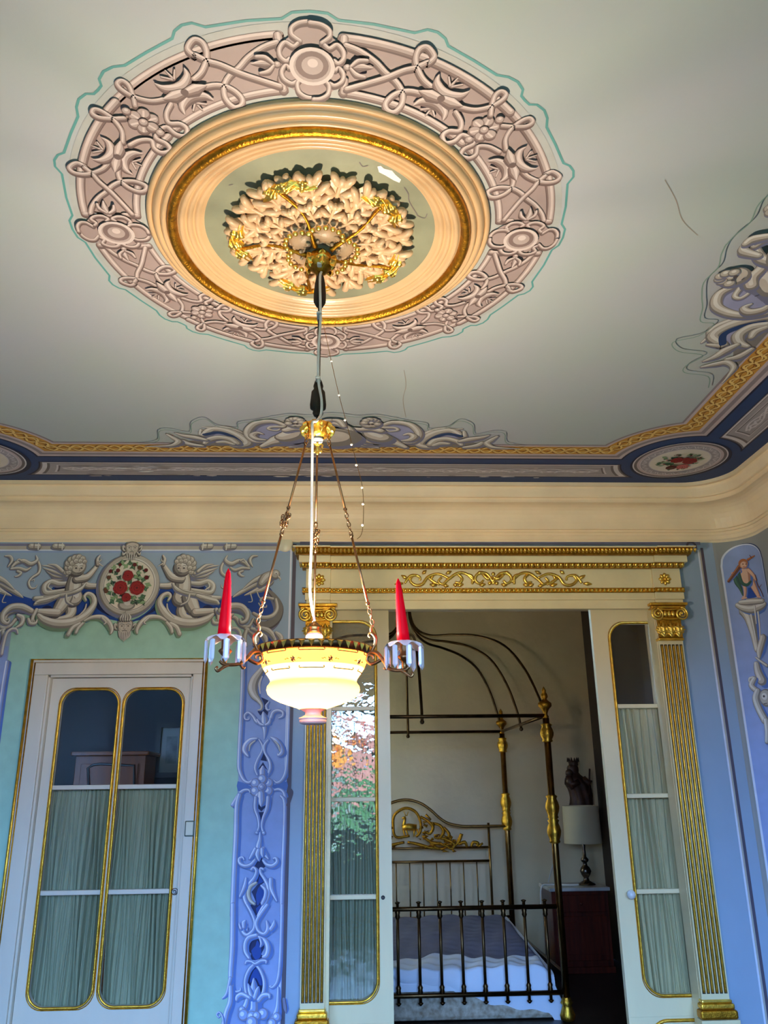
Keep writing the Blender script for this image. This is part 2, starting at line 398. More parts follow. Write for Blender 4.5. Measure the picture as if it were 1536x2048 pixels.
# ------------------------------------------------------------------ painted decoration: thin coats of paint laid on the plaster
PAINTS = {}
def paint(key, rgb, rough=0.62, var=0.06):
    if key not in PAINTS:
        PAINTS[key] = mat('paint_'+key, rgb, rough, var=var, scale=14)
    return key
for k, c in dict(ring_ground=(160, 141, 136), ring_body=(170, 153, 147), ring_hi=(204, 188, 182), ring_lo=(122, 102, 97), ring_deep=(100, 82, 78), ring_wash=(172, 174, 170),
                 teal=(88, 150, 146), teal_dim=(120, 146, 134), border_gold=(196, 142, 52), border_gold_hi=(226, 190, 110), border_gold_lo=(140, 92, 34),
                 border_pink=(190, 172, 172), border_grey=(140, 128, 130), border_blue=(30, 58, 104), border_navy=(15, 22, 52), panel_grey=(160, 152, 154), panel_hi=(206, 198, 200), panel_lo=(108, 98, 98),
                 plaster_bare=(226, 222, 216), med_cream=(222, 212, 196), rose_red=(150, 24, 24), rose_deep=(92, 14, 18), rose_pink=(206, 110, 104), leaf=(70, 106, 78), leaf_lo=(40, 64, 54), leaf_hi=(136, 162, 120), bud=(96, 58, 40),
                 g_body=(182, 174, 162), g_hi=(216, 212, 204), g_lo=(126, 120, 114), g_deep=(84, 78, 80), g_shadow=(112, 114, 140), g_skin=(196, 186, 174), g_lilac=(150, 152, 184),
                 green_panel=(164, 206, 186), green_shade=(110, 138, 112), lav_field=(146, 164, 210), lav_hi=(220, 224, 238), lav_lo=(128, 128, 156), lav_deep=(86, 78, 92), royal=(26, 70, 156), royal_deep=(14, 30, 84), cast=(84, 116, 184),
                 skin=(222, 178, 150), skin_lo=(176, 122, 96), hair=(178, 104, 56), cloth_green=(40, 84, 70), wood_brown=(104, 58, 40), crack=(150, 142, 130)).items():
    paint(k, c)
class Paint:
    """flat strokes in a plane (u, v); place(u, v, off) gives the point off metres in front of the plaster"""
    STEP = 0.00012
    def __init__(s, place, uv=None, light=(-0.5, 0.85)):
        s.place = place; s.uv = uv; s.n = 0; s.tris = {}; s.L = Vector(light).normalized()
        s.verts = []; s.faces = []; s.keys = []; s.fk = []
    def _k(s, key):
        if key not in s.keys: s.keys.append(key)
        return s.keys.index(key)
    fine = 0      # on a curved wall: longest run in u of one face
    def _split(s, T, out, d=0):
        a, b, c = T; m_ = max(abs(a[0]-b[0]), abs(b[0]-c[0]), abs(c[0]-a[0]))
        if m_ <= s.fine or d > 7: out.append(T); return
        if abs(a[0]-b[0]) == m_: pass
        elif abs(b[0]-c[0]) == m_: a, b, c = b, c, a
        else: a, b, c = c, a, b
        h_ = (Vector(a)+Vector(b))*.5
        s._split((a, h_, c), out, d+1); s._split((h_, b, c), out, d+1)
    def _emit(s, pts, faces, key):
        if s.fine:
            out = []
            for f in faces:
                for i in range(1, len(f)-1): s._split((pts[f[0]], pts[f[i]], pts[f[i+1]]), out)
            pts = [p for T in out for p in T]; faces = [(3*i, 3*i+1, 3*i+2) for i in range(len(out))]
        s.n += 1; off = 0.0006+s.n*s.STEP; k = len(s.verts); ki = s._k(key)
        s.verts += [s.place(p[0], p[1], off) for p in pts]
        for f in faces: s.faces.append(tuple(i+k for i in f)); s.fk.append(ki)
    def pts(s, P):
        if isinstance(P, str): P = P2(P)
        return [Vector(s.uv(*p)) for p in P] if s.uv else [Vector(p) for p in P]
    def poly(s, P, key, smooth=0, raw=False):
        Q = [Vector(p) for p in P] if raw else s.pts(P)
        if smooth: Q = catmull(Q, smooth, True)
        tri = tessellate_polygon([[Vector((p[0], p[1], 0)) for p in Q]])
        s._emit(Q, [tuple(t) for t in tri], key)
    def rib(s, Q, W, key, closed=False, cap=True, shift=None):
        """ribbon through Q (uv) with widths W"""
        N = len(Q)
        if N < 2: return
        if not isinstance(W, (list, tuple)): W = [W]*N
        elif len(W) != N:
            W2 = []
            for i in range(N):
                t = i/(N-1)*(len(W)-1); j = min(int(t), len(W)-2); W2.append(W[j]+(W[j+1]-W[j])*(t-j))
            W = W2
        P = []; F = []
        for i, p in enumerate(Q):
            a = Q[(i-1) % N] if closed else Q[max(i-1, 0)]; b = Q[(i+1) % N] if closed else Q[min(i+1, N-1)]
            t = b-a
            if t.length < 1e-9: t = Vector((1, 0))
            t.normalize(); n = Vector((-t.y, t.x)); q = p if shift is None else p+shift[i]
            P += [q+n*W[i]*.5, q-n*W[i]*.5]
        for i in range(N if closed else N-1):
            j = (i+1) % N; F.append((2*i, 2*i+1, 2*j+1, 2*j))
        if cap and not closed:
            for e, o in ((0, 1), (N-1, N-2)):
                r = W[e]*.5
                if r < 1e-5: continue
                q = (P[2*e]+P[2*e+1])*.5; d = (Q[e]-Q[o]); d = d.normalized() if d.length > 1e-9 else Vector((1, 0)); nn = Vector((-d.y, d.x))
                k = len(P); P += [q+(nn*math.cos(PI*i/6)+d*math.sin(PI*i/6))*r for i in range(7)]
                F += [(k, k+i, k+i+1) for i in range(1, 6)]
        s._emit(P, F, key)
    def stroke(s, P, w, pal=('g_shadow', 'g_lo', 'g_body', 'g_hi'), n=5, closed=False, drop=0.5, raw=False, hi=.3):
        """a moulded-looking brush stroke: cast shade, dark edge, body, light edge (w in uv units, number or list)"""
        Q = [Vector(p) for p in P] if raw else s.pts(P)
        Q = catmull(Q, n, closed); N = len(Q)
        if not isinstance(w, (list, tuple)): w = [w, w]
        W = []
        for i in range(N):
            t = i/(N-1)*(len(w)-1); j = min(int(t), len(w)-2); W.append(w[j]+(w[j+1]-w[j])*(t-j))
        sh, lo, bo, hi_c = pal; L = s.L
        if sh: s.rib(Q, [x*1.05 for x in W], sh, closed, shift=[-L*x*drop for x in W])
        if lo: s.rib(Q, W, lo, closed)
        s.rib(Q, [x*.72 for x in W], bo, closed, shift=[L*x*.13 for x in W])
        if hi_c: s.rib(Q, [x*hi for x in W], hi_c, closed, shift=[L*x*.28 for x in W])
    def line(s, P, w, key, n=5, closed=False, raw=False):
        Q = [Vector(p) for p in P] if raw else s.pts(P)
        s.rib(catmull(Q, n, closed) if n > 1 else Q, w, key, closed)
    def disc(s, c, r, key, raw=False, sc=(1, 1), n=20, rot=0):
        c = Vector(c) if raw else s.pts([c])[0]
        P = []
        for i in range(n):
            a = 2*PI*i/n; x, y = r*sc[0]*math.cos(a), r*sc[1]*math.sin(a)
            P.append(c+Vector((x*math.cos(rot)-y*math.sin(rot), x*math.sin(rot)+y*math.cos(rot))))
        s._emit(P, [tuple(range(n))], key)
    def ball(s, c, r, pal=('g_shadow', 'g_lo', 'g_body', 'g_hi'), raw=False, sc=(1, 1), drop=.3, rot=0):
        c = Vector(c) if raw else s.pts([c])[0]
        if pal[0]: s.disc(c-s.L*r*drop, r, pal[0], True, sc, rot=rot)
        s.disc(c, r, pal[1], True, sc, rot=rot); s.disc(c+s.L*r*.12, r*.8, pal[2], True, sc, rot=rot)
        if pal[3]: s.disc(c+s.L*r*.34, r*.38, pal[3], True, sc, rot=rot)
    def band(s, A, B, key):
        """strip between two polylines with equal counts (uv)"""
        N = len(A); s._emit(list(A)+list(B), [(i, i+1, N+i+1, N+i) for i in range(N-1)], key)
    def build(s, name, parent, label=None, kind=None):
        me = bpy.data.meshes.new(name); me.from_pydata([tuple(v) for v in s.verts], [], s.faces)
        for k in s.keys: me.materials.append(PAINTS[k])
        me.polygons.foreach_set('material_index', s.fk)
        me.update(); o = bpy.data.objects.new(name, me); link(o, parent); tag(o, label, None, None, kind); return o
# ceiling plane: u = x, v = -y (so that "up" in the picture, towards the photographer, is +v)
def ceil_place(u, v, off): return (u, -v, HC-off)
def ceil_uv(x, y): p = atZ(x, y); return (p.x, -p.y)
def cm(x0, y0, sc, base=None):
    """trace helper: crop coordinates -> uv"""
    f = base or ceil_uv
    return lambda x, y: f(x0+x*sc, y0+y*sc)
RC = Vector((-0.0979, -2.2738)); RR = 0.7585
CX, CY = RC.x, -RC.y
RP = ('ring_deep', 'ring_lo', 'ring_body', 'ring_hi')
def rp(r, a): a = math.radians(a); return Vector((RC.x+RR*r*math.sin(a), RC.y+RR*r*math.cos(a)))
def to_pol(q):
    d = Vector(q)-RC; return d.length/RR, math.degrees(math.atan2(d.x, d.y))
# --- ring ground and washes
pr = Paint(ceil_place, light=(0.15, 1))
NA = 144
pr.band([rp(1.045, 360*i/NA) for i in range(NA+1)], [rp(.70, 360*i/NA) for i in range(NA+1)], 'ring_wash')
ground_ring = []
for k in range(4):
    A = [rp(1.0, 90*k+5+80*i/30) for i in range(31)]; B = [rp(.77, 90*k+6.5+77*i/30) for i in range(31)]
    pr.band(A, B, 'ring_ground')
pr.build('painted_ring_ground', ceiling, 'mauve painted ground of the ring round the ceiling rose')
z1 = cm(380, 40, .18229); z2 = cm(100, 0, .36458)
def pol1(txt, f): return [to_pol(f(*p)) for p in P2(txt)]
strands = [
  (pol1('950,235 800,290 640,400 540,510 430,610 375,720 390,850 480,945 560,930 575,860 500,775 390,720 270,705 120,735', z1), .026),
  (pol1('990,715 800,655 560,575 340,480 200,440 60,375', z1) + pol1('790,300 755,262 790,212 840,232 862,300 835,385 790,430', z2), .026),
  (pol1('640,535 560,548 470,528 400,490 370,455 395,437 432,462 455,515 468,575', z2), .024),
  (pol1('665,565 640,620 655,668 715,672 752,700 742,738 690,728 640,690 590,715', z2), .024)]
leafc = to_pol(z2(740, 490)); flow = (0.885, -45.0)
teal = [(1.082, 0), (1.078, -3), (1.057, -4.9), (1.062, -11), (1.070, -18.4), (1.096, -20.2), (1.10, -22), (1.09, -23.8), (1.070, -25), (1.066, -31), (1.068, -36.4), (1.088, -38.4), (1.096, -40.5), (1.088, -42.6), (1.068, -43.6), (1.066, -45)]
def tp(P, mir, rot): return [rp(r, (-a if mir else a)+rot) for r, a in P]
for k in range(4):
    pb = Paint(ceil_place, light=(0.15, 1)); pb.n = 3
    for mir in (0, 1):
        rot = 90*k; W = RR
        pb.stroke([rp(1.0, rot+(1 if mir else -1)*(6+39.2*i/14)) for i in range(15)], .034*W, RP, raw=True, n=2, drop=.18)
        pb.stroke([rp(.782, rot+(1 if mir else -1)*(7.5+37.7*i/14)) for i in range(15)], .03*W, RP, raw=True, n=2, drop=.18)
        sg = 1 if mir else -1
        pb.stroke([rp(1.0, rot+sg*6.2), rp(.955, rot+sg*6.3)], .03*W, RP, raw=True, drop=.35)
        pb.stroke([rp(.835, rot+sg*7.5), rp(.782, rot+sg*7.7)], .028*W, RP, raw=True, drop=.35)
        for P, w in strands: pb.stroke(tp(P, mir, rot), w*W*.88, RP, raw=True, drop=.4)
    pb.build('painted_interlace', ceiling, 'painted mauve interlaced strapwork on the %s quarter of the ceiling ring' % ('near', 'right', 'far', 'left')[k], kind='stuff')
    # leaf crosses and the flower of this quarter
    for mir in (0, 1):
        pl = Paint(ceil_place, light=(0.15, 1)); pl.n = 45; c = rp(leafc[0], (-leafc[1] if mir else leafc[1])+rot)
        sg = -1 if mir else 1
        def lc(dx, dy, c=c, sg=sg, rot=rot):   # offsets in a frame turned with the ring: x along the ring, y outwards
            a = math.radians((30.4 if mir else -30.4)+rot); o = Vector((math.sin(a), math.cos(a))); t = Vector((math.cos(a), -math.sin(a)))*sg
            return c+t*dx*RR+o*dy*RR
        A = lambda *q: [lc(*p) for p in q]
        for P, w in ((A((0, .058), (0, .098)), [.012, .024, .006]), (A((-.004, .058), (-.03, .085)), [.010, .018, .008]), (A((.004, .058), (.03, .085)), [.010, .018, .008]),
                     (A((0, -.058), (0, -.094)), [.012, .024, .006]), (A((-.004, -.058), (-.03, -.08)), [.010, .018, .008]), (A((.004, -.058), (.03, -.08)), [.010, .018, .008]),
                     (A((-.066, .078), (-.05, .045), (0, .024), (.05, .045), (.066, .078)), [.004, .030, .044, .030, .004]), (A((-.066, -.078), (-.05, -.045), (0, -.024), (.05, -.045), (.066, -.078)), [.004, .030, .044, .030, .004]),
                     (A((-.012, .003), (-.045, .006), (-.088, .014)), [.034, .044, .002]), (A((.012, -.003), (.045, -.006), (.088, -.014)), [.034, .044, .002])):
            pl.stroke(P, [x*RR for x in w], RP, raw=True, drop=.3)
        pl.disc(c, .014*RR, 'ring_deep', True)
        pl.build('painted_leaf_cross', ceiling)
    pf = Paint(ceil_place, light=(0.15, 1)); pf.n = 45; c = rp(.885, 45+rot)
    for i in range(6):
        a = PI/3*i+.3; pf.ball(c+Vector((math.cos(a), math.sin(a)))*.036*RR, .0245*RR, ('ring_deep', 'ring_lo', 'ring_body', None), True); pf.line([c+Vector((math.cos(a), math.sin(a)))*.024*RR, c+Vector((math.cos(a), math.sin(a)))*.048*RR], .008*RR, 'ring_hi', raw=True, n=1)
    for i in (0, 1): pf.ball(rp(.885+(.07 if i else -.07), 45+rot), .017*RR, RP, True)
    pf.ball(c, .018*RR, RP, True); pf.build('painted_flower', ceiling)
    # cartouche on the axis
    pc = Paint(ceil_place, light=(0.15, 1)); pc.n = 45
    def ca(dx, dy, rot=rot):
        a = math.radians(rot); o = Vector((math.sin(a), math.cos(a))); t = Vector((math.cos(a), -math.sin(a)))
        return rp(.89, rot)+(t*dx+o*dy)*RR
    pc.poly([ca(.115*math.cos(2*PI*i/24), .135*math.sin(2*PI*i/24)) for i in range(24)], 'ring_ground', raw=True)
    pc.poly([ca(x, y) for x, y in ((-.05, .1), (.05, .1), (.055, .15), (0, .165), (-.055, .15))], 'ring_ground', raw=True, smooth=4)
    for sg in (-1, 1):
        A = lambda *q: [ca(sg*x, y) for x, y in q]
        for P in (A((.035, .09), (.05, .102), (.062, .115), (.06, .138), (.035, .157), (0, .163)), A((.045, .082), (.06, .07), (.085, .085), (.105, .06), (.105, .03), (.088, .012), (.075, .022)),
                  A((.078, -.015), (.09, -.005), (.105, -.03), (.1, -.06), (.075, -.078), (.058, -.07)), A((.045, -.062), (.055, -.08), (.05, -.115), (.025, -.135), (0, -.138))):
            pc.stroke(P, [.016*RR, .018*RR, .018*RR], RP, raw=True, drop=.55)
        pc.ball(ca(sg*.118, .0), .013*RR, RP, True)
        for P, w in ((A((.13, 0), (.16, .006), (.205, 0)), [.012, .03, .004]), (A((.13, .004), (.155, .028), (.185, .03)), [.012, .018, .014]), (A((.13, -.004), (.15, -.028), (.178, -.036)), [.012, .02, .012])):
            pc.stroke(P, [x*RR for x in w], RP, raw=True, drop=.4)
    q = ca(0, 0)
    pc.disc(q, .075*RR, 'ring_body', True); pc.line([q+Vector((math.cos(2*PI*i/24), math.sin(2*PI*i/24)))*.07*RR for i in range(24)], .014*RR, 'ring_hi', closed=True, raw=True, n=1)
    pc.disc(q+Vector((0, .004)), .056*RR, 'ring_lo', True); pc.ball(q, .046*RR, (None, 'ring_lo', 'ring_body', 'ring_hi'), True)
    pc.build('painted_cartouche', ceiling)
pt = Paint(ceil_place); L = []
for k in range(4):
    L += tp(teal[::-1][:-1] if 0 else teal, 1, 90*k)[:-1]
    L += tp(list(reversed(teal)), 0, 90*(k+1))[:-1]
pt.rib([v.copy() for v in L], .0075, 'teal', closed=True)
pt.build('painted_outline', ceiling, 'thin teal line painted round the ceiling ring')
# ------------------------------------------------------------------ ceiling border with corner medallions
EX0, EX1, EY1, EY0 = XL+CE, WX-CE, WY-CE, YF+CE
MC = [(EX1-.386, EY1-.36), (EX0+.386, EY1-.36), (EX0+.386, EY0+.36), (EX1-.386, EY0+.36)]
def border_path(d, R):
    """closed loop at distance d from the cornice edge, bulging round each corner medallion with radius R"""
    L = []
    for k, (sx, sy, X, Y) in enumerate(((1, 1, EX1, EY1), (-1, 1, EX0, EY1), (-1, -1, EX0, EY0), (1, -1, EX1, EY0))):
        cx, cy = MC[k]; lx, ly = X-sx*d, Y-sy*d
        dy = abs(ly-cy); dx = abs(lx-cx)
        inner_x = (ly-cy)*sy < R and R > dy; inner_y = R > dx
        px = cx-sx*math.sqrt(max(R*R-(ly-cy)**2, 0)); py = cy-sy*math.sqrt(max(R*R-(lx-cx)**2, 0))
        a0 = math.atan2(ly-cy, px-cx); a1 = math.atan2(py-cy, lx-cx)
        da = (a1-a0+PI) % (2*PI)-PI
        # go the way round that passes the inside of the room
        mid = a0+da/2
        if math.cos(mid)*sx+math.sin(mid)*sy > 0: da -= math.copysign(2*PI, da)
        arc = [(cx+R*math.cos(a0+da*i/20), cy+R*math.sin(a0+da*i/20)) for i in range(21)]
        if k % 2 == 0: arc = arc[::-1]
        L += arc
    L.append(L[0])
    return [Vector((x, -y)) for x, y in L]
pbd = Paint(ceil_place)
lay = [(.575, .545, 'border_grey'), (.562, .530, 'border_pink'), (.545, .515, 'border_gold'), (.445, .415, 'border_pink'), (.425, .395, 'border_grey'), (.40, .370, 'border_pink'), (.378, .348, 'border_navy'), (.365, .335, 'border_blue')]
paths = [border_path(d, R) for d, R, c in lay]
edge = [Vector((x, -y)) for x, y in cornice_loop(.195, 10)]
edge = None
for i in range(len(lay)-1): pbd.band(paths[i], paths[i+1], lay[i][2])
pbd.build('painted_border', ceiling, 'painted gold, pink and grey border band round the ceiling')
pbb = Paint(ceil_place)
pbb.STEP = .00004
for k in range(4):   # blue field: strips along the four sides and a square at each corner, under everything else
    pass
inn = border_path(.372, .342)
outer = [Vector((x, -y)) for x, y in ((EX1+.02, EY1+.02), (EX0-.02, EY1+.02), (EX0-.02, EY0-.02), (EX1+.02, EY0-.02))]
for k in range(4):
    seg = inn[k*21:(k+1)*21]; nxt = inn[((k+1) % 4)*21]
    c = outer[k]; pbb._emit([c]+seg, [(0, i, i+1) for i in range(1, 21)], 'border_blue')
    pbb._emit([seg[-1], nxt, outer[(k+1) % 4], c], [(0, 1, 2, 3)], 'border_blue')
pbb.build('painted_blue_field', ceiling, 'dark blue painted band along the ceiling edge')
# guilloche on the gold band: three waves of paler and darker gold following the band
pg = Paint(ceil_place); pg.n = 8
mid = border_path(.495, .465)
cum = [0]
for i in range(1, len(mid)): cum.append(cum[-1]+(mid[i]-mid[i-1]).length)
def along(path, cum, s):
    s = s % cum[-1]
    lo, hi_ = 0, len(cum)-1
    while hi_-lo > 1:
        m_ = (lo+hi_)//2
        if cum[m_] <= s: lo = m_
        else: hi_ = m_
    t = (s-cum[lo])/max(1e-9, cum[hi_]-cum[lo]); p = path[lo].lerp(path[hi_], t); d = (path[hi_]-path[lo]).normalized()
    return p, Vector((-d.y, d.x))
nw = round(cum[-1]/.135); lam = cum[-1]/nw; Ns = nw*10
for ph, amp, w, key in ((0, .034, .022, 'border_gold_lo'), (PI, .034, .022, 'border_gold_lo'), (.25, .034, .012, 'border_gold_hi'), (PI+.25, .034, .012, 'border_gold_hi'), (0, .012, .006, 'border_gold_lo'), (PI, .018, .007, 'border_gold_hi')):
    Q = []
    for i in range(Ns):
        s_ = cum[-1]*i/Ns; p, nrm = along(mid, cum, s_); Q.append(p+nrm*amp*math.sin(2*PI*s_/lam+ph))
    pg.rib(Q, w, key, closed=True)
pg.build('painted_guilloche', ceiling, kind='stuff')
# grey arabesque panels on the blue band
def panel(side):
    pp = Paint(ceil_place); pp.n = 6
    if side == 'back': cs = (MC[1], MC[0]); f = lambda s, d: Vector((s, -(EY1-d))); a, b = MC[1][0], MC[0][0]
    elif side == 'right': f = lambda s, d: Vector((EX1-d, -s)); a, b = MC[3][1], MC[0][1]
    elif side == 'left': f = lambda s, d: Vector((EX0+d, -s)); a, b = MC[2][1], MC[1][1]
    else: f = lambda s, d: Vector((s, -(EY0+d))); a, b = MC[2][0], MC[3][0]
    off = .36 if side in ('back', 'front') else .386
    def ends(d, R):
        h_ = math.sqrt(max(R*R-(off-d)**2, 0)); return a+h_, b-h_
    for d0, d1, R, key in ((.295, .088, .325, 'border_navy'), (.29, .096, .335, 'panel_lo'), (.286, .102, .345, 'panel_hi'), (.276, .112, .37, 'panel_lo'), (.272, .116, .385, 'panel_grey'), (.246, .142, .42, 'panel_hi'), (.242, .146, .43, 'panel_lo'), (.236, .15, .44, 'panel_grey')):
        A, B = [], []
        for i in range(9):
            d = d0+(d1-d0)*i/8; e0, e1 = ends(d, R); A.append(f(e0, d)); B.append(f(e1, d))
        pp.band(A, B, key)
    e0, e1 = ends(.19, .46); n_ = max(2, round((e1-e0)/.2)); lm = (e1-e0)/n_
    for ph, amp, w in ((0, .026, .010), (PI, .026, .010), (PI/2, .016, .007)):
        pp.rib([f(e0+(e1-e0)*i/(n_*12), .193+amp*math.sin(PI*(i/12)+ph)*(1 if ph != PI/2 else math.cos(2*PI*i/12))) for i in range(n_*12+1)], w, 'panel_hi')
    for i in range(n_):
        c = e0+lm*(i+.5)
        for q in (-1, 1):
            pp.rib(catmull([f(c, .193), f(c+q*.03, .193+.015), f(c+q*.05, .193-.005), f(c+q*.035, .193-.02)], 4), [.016, .010, .008, .006], 'panel_hi')
        pp.disc(f(c, .193), .011, 'panel_hi', True)
    if side in ('back', 'left'):
        rn = random.Random(3)
        flakes = [(rn.uniform(a+.45, b-.4), rn.choice((.1, .108, .115, .13, .25))) for _ in range(26)]+[(a+.5+.5*rn.random(), rn.uniform(.12, .27)) for _ in range(14)]
        for (s_, d) in flakes:
            r_ = rn.uniform(.008, .03)
            pp.poly([f(s_+r_*1.8*math.cos(t)*rn.uniform(.5, 1.2), d+r_*.35*math.sin(t)*rn.uniform(.5, 1.2)) for t in [2*PI*i/9 for i in range(9)]], rn.choice(('plaster_bare', 'panel_grey', 'panel_grey', 'panel_hi')), raw=True)
    pp.build('painted_panel', ceiling, 'long grey arabesque panel painted on the %s side of the ceiling border' % dict(back='far', right='right', left='left', front='near')[side])
for sd in ('back', 'right', 'left', 'front'): panel(sd)
def bouquet(p, c, sc, seed, sq=1.0):
    """a small painted bunch of flowers round c (uv), sc = half height"""
    rn = random.Random(seed); c = Vector(c)
    for i in range(46):
        a = rn.random()*2*PI; r_ = sc*(.25+.75*rn.random()**.7); q = c+Vector((math.cos(a)*r_*.95, math.sin(a)*r_))
        d = Vector((math.cos(a+rn.uniform(-.8, .8)), math.sin(a+rn.uniform(-.8, .8))))*sc*rn.uniform(.2, .34)
        p.rib([q-d*.5, q, q+d*.5], [.0, sc*rn.uniform(.14, .2), .0], rn.choice(('leaf', 'leaf', 'leaf_lo', 'leaf_hi')), cap=False)
    for i in range(15):
        a = rn.random()*2*PI; r_ = sc*rn.uniform(.72, .98); p.disc(c+Vector((math.cos(a)*r_*.9, math.sin(a)*r_)), sc*rn.uniform(.03, .065), rn.choice(('bud', 'rose_deep', 'bud', 'rose_pink')), True, n=7)
def flower(p, q, r, pal=('rose_deep', 'rose_red', 'rose_red', 'rose_pink'), seed=0):
    rn = random.Random(seed); q = Vector(q); p.disc(q, r, pal[0], True, n=14)
    for i in range(9):
        a = 2*PI*i/9+rn.random(); p.disc(q+Vector((math.cos(a), math.sin(a)))*r*.62, r*.46, pal[1], True, n=8); 
        p.line([q+Vector((math.cos(a+t), math.sin(a+t)))*r*(.78+.05*i % .2) for t in (-.35, 0, .35)], r*.07, pal[0], raw=True, n=2)
    for i in range(5):
        a = 2*PI*i/5; p.disc(q+Vector((math.cos(a), math.sin(a)))*r*.28, r*.26, pal[2], True, n=8)
        p.line([q+Vector((math.cos(a+t), math.sin(a+t)))*r*.42 for t in (-.5, 0, .5)], r*.06, pal[0], raw=True, n=2)
    p.disc(q, r*.16, pal[0], True, n=8)
for k, (cx, cy) in enumerate(MC):
    c = Vector((cx, -cy)); pm = Paint(ceil_place); pm.n = 16; R = .262
    for r_, key in ((R+.016, 'border_navy'), (R, 'panel_hi'), (R-.008, 'panel_lo'), (R-.024, 'border_pink'), (R-.04, 'panel_hi'), (R-.044, 'panel_grey'), (R-.09, 'panel_hi'), (R-.096, 'med_cream')):
        pm.disc(c if r_ < R+.01 else c+Vector((.006, -.008)), r_, key, True, n=48)
    for i in range(24):
        a = 2*PI*i/24; pm.line([c+Vector((math.cos(a+t), math.sin(a+t)))*(R-.066+o) for t, o in ((-.1, -.012), (0, .014), (.1, -.008), (.15, .01))], .006, 'panel_hi', raw=True, n=3)
    bouquet(pm, c, .13, 10+k)
    flower(pm, c+Vector((-.03, .035)), .036, seed=1); flower(pm, c+Vector((.045, .03)), .04, seed=2); flower(pm, c+Vector((.03, -.045)), .034, ('rose_red', 'rose_pink', 'rose_pink', 'med_cream'), 3); flower(pm, c+Vector((-.035, -.05)), .03, ('leaf_lo', 'rose_deep', 'bud', 'rose_red'), 4)
    flower(pm, c+Vector((.0, .085)), .022, seed=5)
    pm.build('painted_medallion', ceiling, 'round painted medallion with a bunch of flowers in the %s corner of the ceiling' % ('far right', 'far left', 'near left', 'near right')[k])
